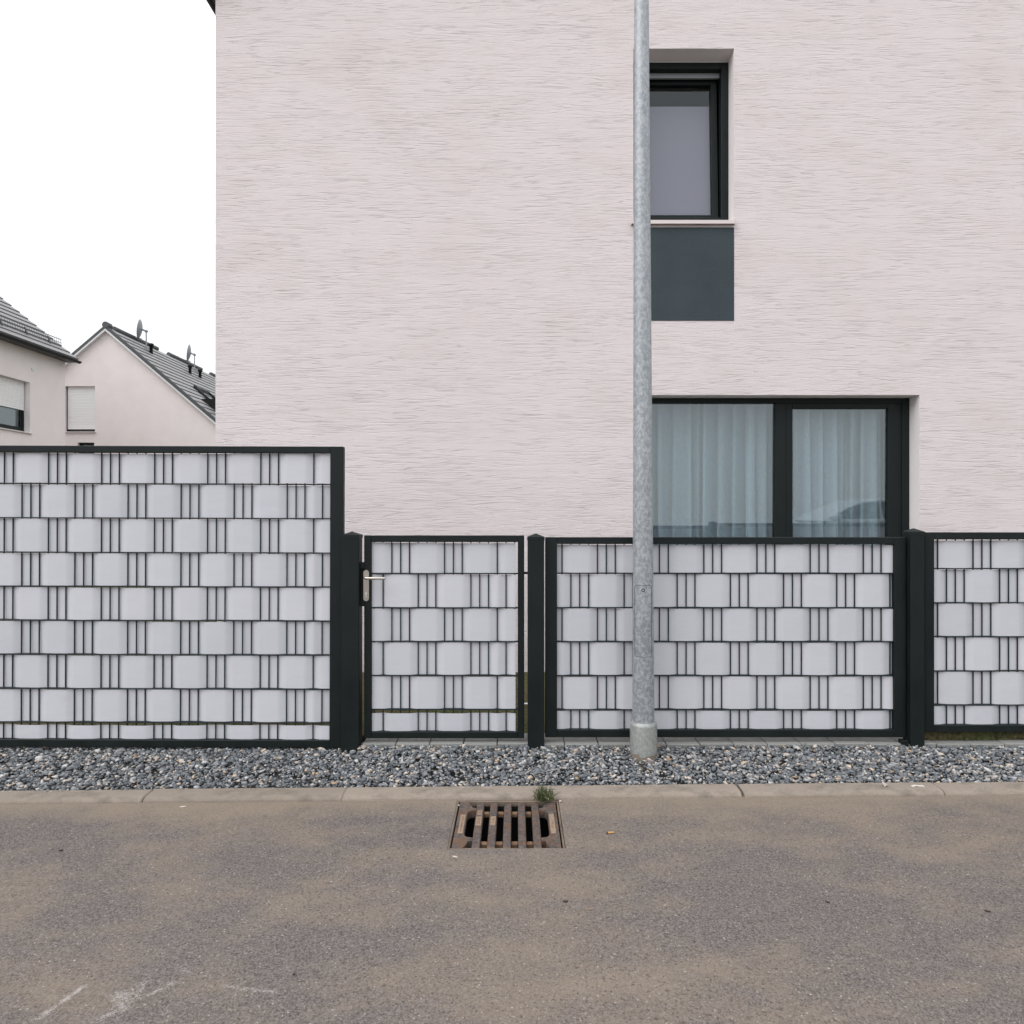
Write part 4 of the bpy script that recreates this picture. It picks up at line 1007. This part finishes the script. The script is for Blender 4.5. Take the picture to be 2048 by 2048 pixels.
# ------------------------------------------------------------------ car parked across the street (seen mirrored in the window)
CX, CY, CZ = 8.55, -5.2, .22
car = empty('parked_car', (CX, CY, CZ), 'silver hatchback parked across the street, mirrored in the lower window', 'car')
def section(prof_l, ys):          # prof_l: list of (x, z) closed outline; lofted across the width with an inset at both sides
    mb = MB(); n_ = len(prof_l); vs_ = []
    for y, s_ in ys:
        cx0, cz0 = 0, .75
        vs_ += [(CX + cx0 + (p[0] - cx0) * s_, CY + y, CZ + cz0 + (p[1] - cz0) * (1 - (1 - s_) * 1.2)) for p in prof_l]
    fs = [(i * n_ + j, i * n_ + (j + 1) % n_, (i + 1) * n_ + (j + 1) % n_, (i + 1) * n_ + j) for i in range(len(ys) - 1) for j in range(n_)]
    fs += [tuple(range(n_ - 1, -1, -1)), tuple(range((len(ys) - 1) * n_, len(ys) * n_))]
    return mb.add(vs_, fs)
arch = lambda c: [(c + .36 * math.cos(a), .30 + .36 * math.sin(a)) for a in np.linspace(0, math.pi, 9)]
body = [(2.1, .28), (2.12, .6), (2.0, .92), (1.75, 1.02), (-.9, 1.02), (-1.75, .92), (-2.08, .72), (-2.12, .3)] + [(-1.30 - .36 * math.cos(a), .30 + .36 * math.sin(a)) for a in np.linspace(0, math.pi, 9)] + [(1.30 - .36 * math.cos(a), .30 + .36 * math.sin(a)) for a in np.linspace(0, math.pi, 9)]
section(body, [(-.88, .97), (-.80, 1.0), (.80, 1.0), (.88, .97)]).build('body', CARP, car)
cab = [(1.95, 1.0), (1.72, 1.36), (1.35, 1.50), (.4, 1.56), (-.25, 1.50), (-.75, 1.30), (-1.25, 1.0)]
def cabin():
    mb = MB(); n_ = len(cab); vs_ = []
    for y, s_, t in ((-.80, 0, 0), (-.60, 1, 0), (.60, 1, 0), (.80, 0, 0)):
        vs_ += [(CX + p[0], CY + (y if p[1] > 1.05 else (-.84 if y < 0 else .84)) * (1 - .12 * (p[1] - 1.0) / .5), CZ + (p[1] if s_ else 1.0 + (p[1] - 1.0) * .93)) for p in cab]
    fs = [(i * n_ + j, i * n_ + (j + 1) % n_, (i + 1) * n_ + (j + 1) % n_, (i + 1) * n_ + j) for i in range(3) for j in range(n_)] + [tuple(range(n_ - 1, -1, -1)), tuple(range(3 * n_, 4 * n_))]
    return mb.add(vs_, fs, False)
cabin().build('roof_cabin', CARP, car)
for sg_ in (-1, 1):
    for poly in ([(-1.05, 1.06), (-.62, 1.30), (-.20, 1.44), (.15, 1.47), (.15, 1.06)], [(.24, 1.06), (.24, 1.47), (.75, 1.46), (1.05, 1.42), (1.15, 1.06)], [(1.24, 1.06), (1.16, 1.40), (1.40, 1.36), (1.66, 1.08)]):
        y_ = lambda z: sg_ * (.842 - .20 * (z - 1.0))
        mb = MB(); n_ = len(poly)
        vs_ = [(CX + p[0], CY + y_(p[1]) - sg_ * .012, CZ + p[1]) for p in poly] + [(CX + p[0], CY + y_(p[1]) + sg_ * .006, CZ + p[1]) for p in poly]
        mb.add(vs_, [tuple(range(n_)), tuple(range(2 * n_ - 1, n_ - 1, -1))] + [(i, (i + 1) % n_, n_ + (i + 1) % n_, n_ + i) for i in range(n_)]).build('side_window', CARWIN, car)
    MB().cbox(CX - 1.0, CX - .82, CY + sg_ * .86 - .09, CY + sg_ * .86 + .09, CZ + 1.02, CZ + 1.16, .02).build('door_mirror', CARP, car)
    for wx in (-1.30, 1.30):
        w0 = MB().tube([(CX + wx, CY + sg_ * .68, CZ + .315), (CX + wx, CY + sg_ * .88, CZ + .315)], .315, 24).build('wheel', TYRE, car)
        MB().tube([(CX + wx, CY + sg_ * .86, CZ + .315), (CX + wx, CY + sg_ * .888, CZ + .315)], .21, 16).build('rim', TRIM, w0)
    MB().cbox(CX + 1.98, CX + 2.13, CY + sg_ * .72 - .1, CY + sg_ * .72 + .1, CZ + .72, CZ + .88, .02).build('tail_lamp', REDL, car)
    MB().cbox(CX - 2.09, CX - 1.85, CY + sg_ * .68 - .13, CY + sg_ * .68 + .13, CZ + .68, CZ + .82, .02).build('headlight', TRIM, car)
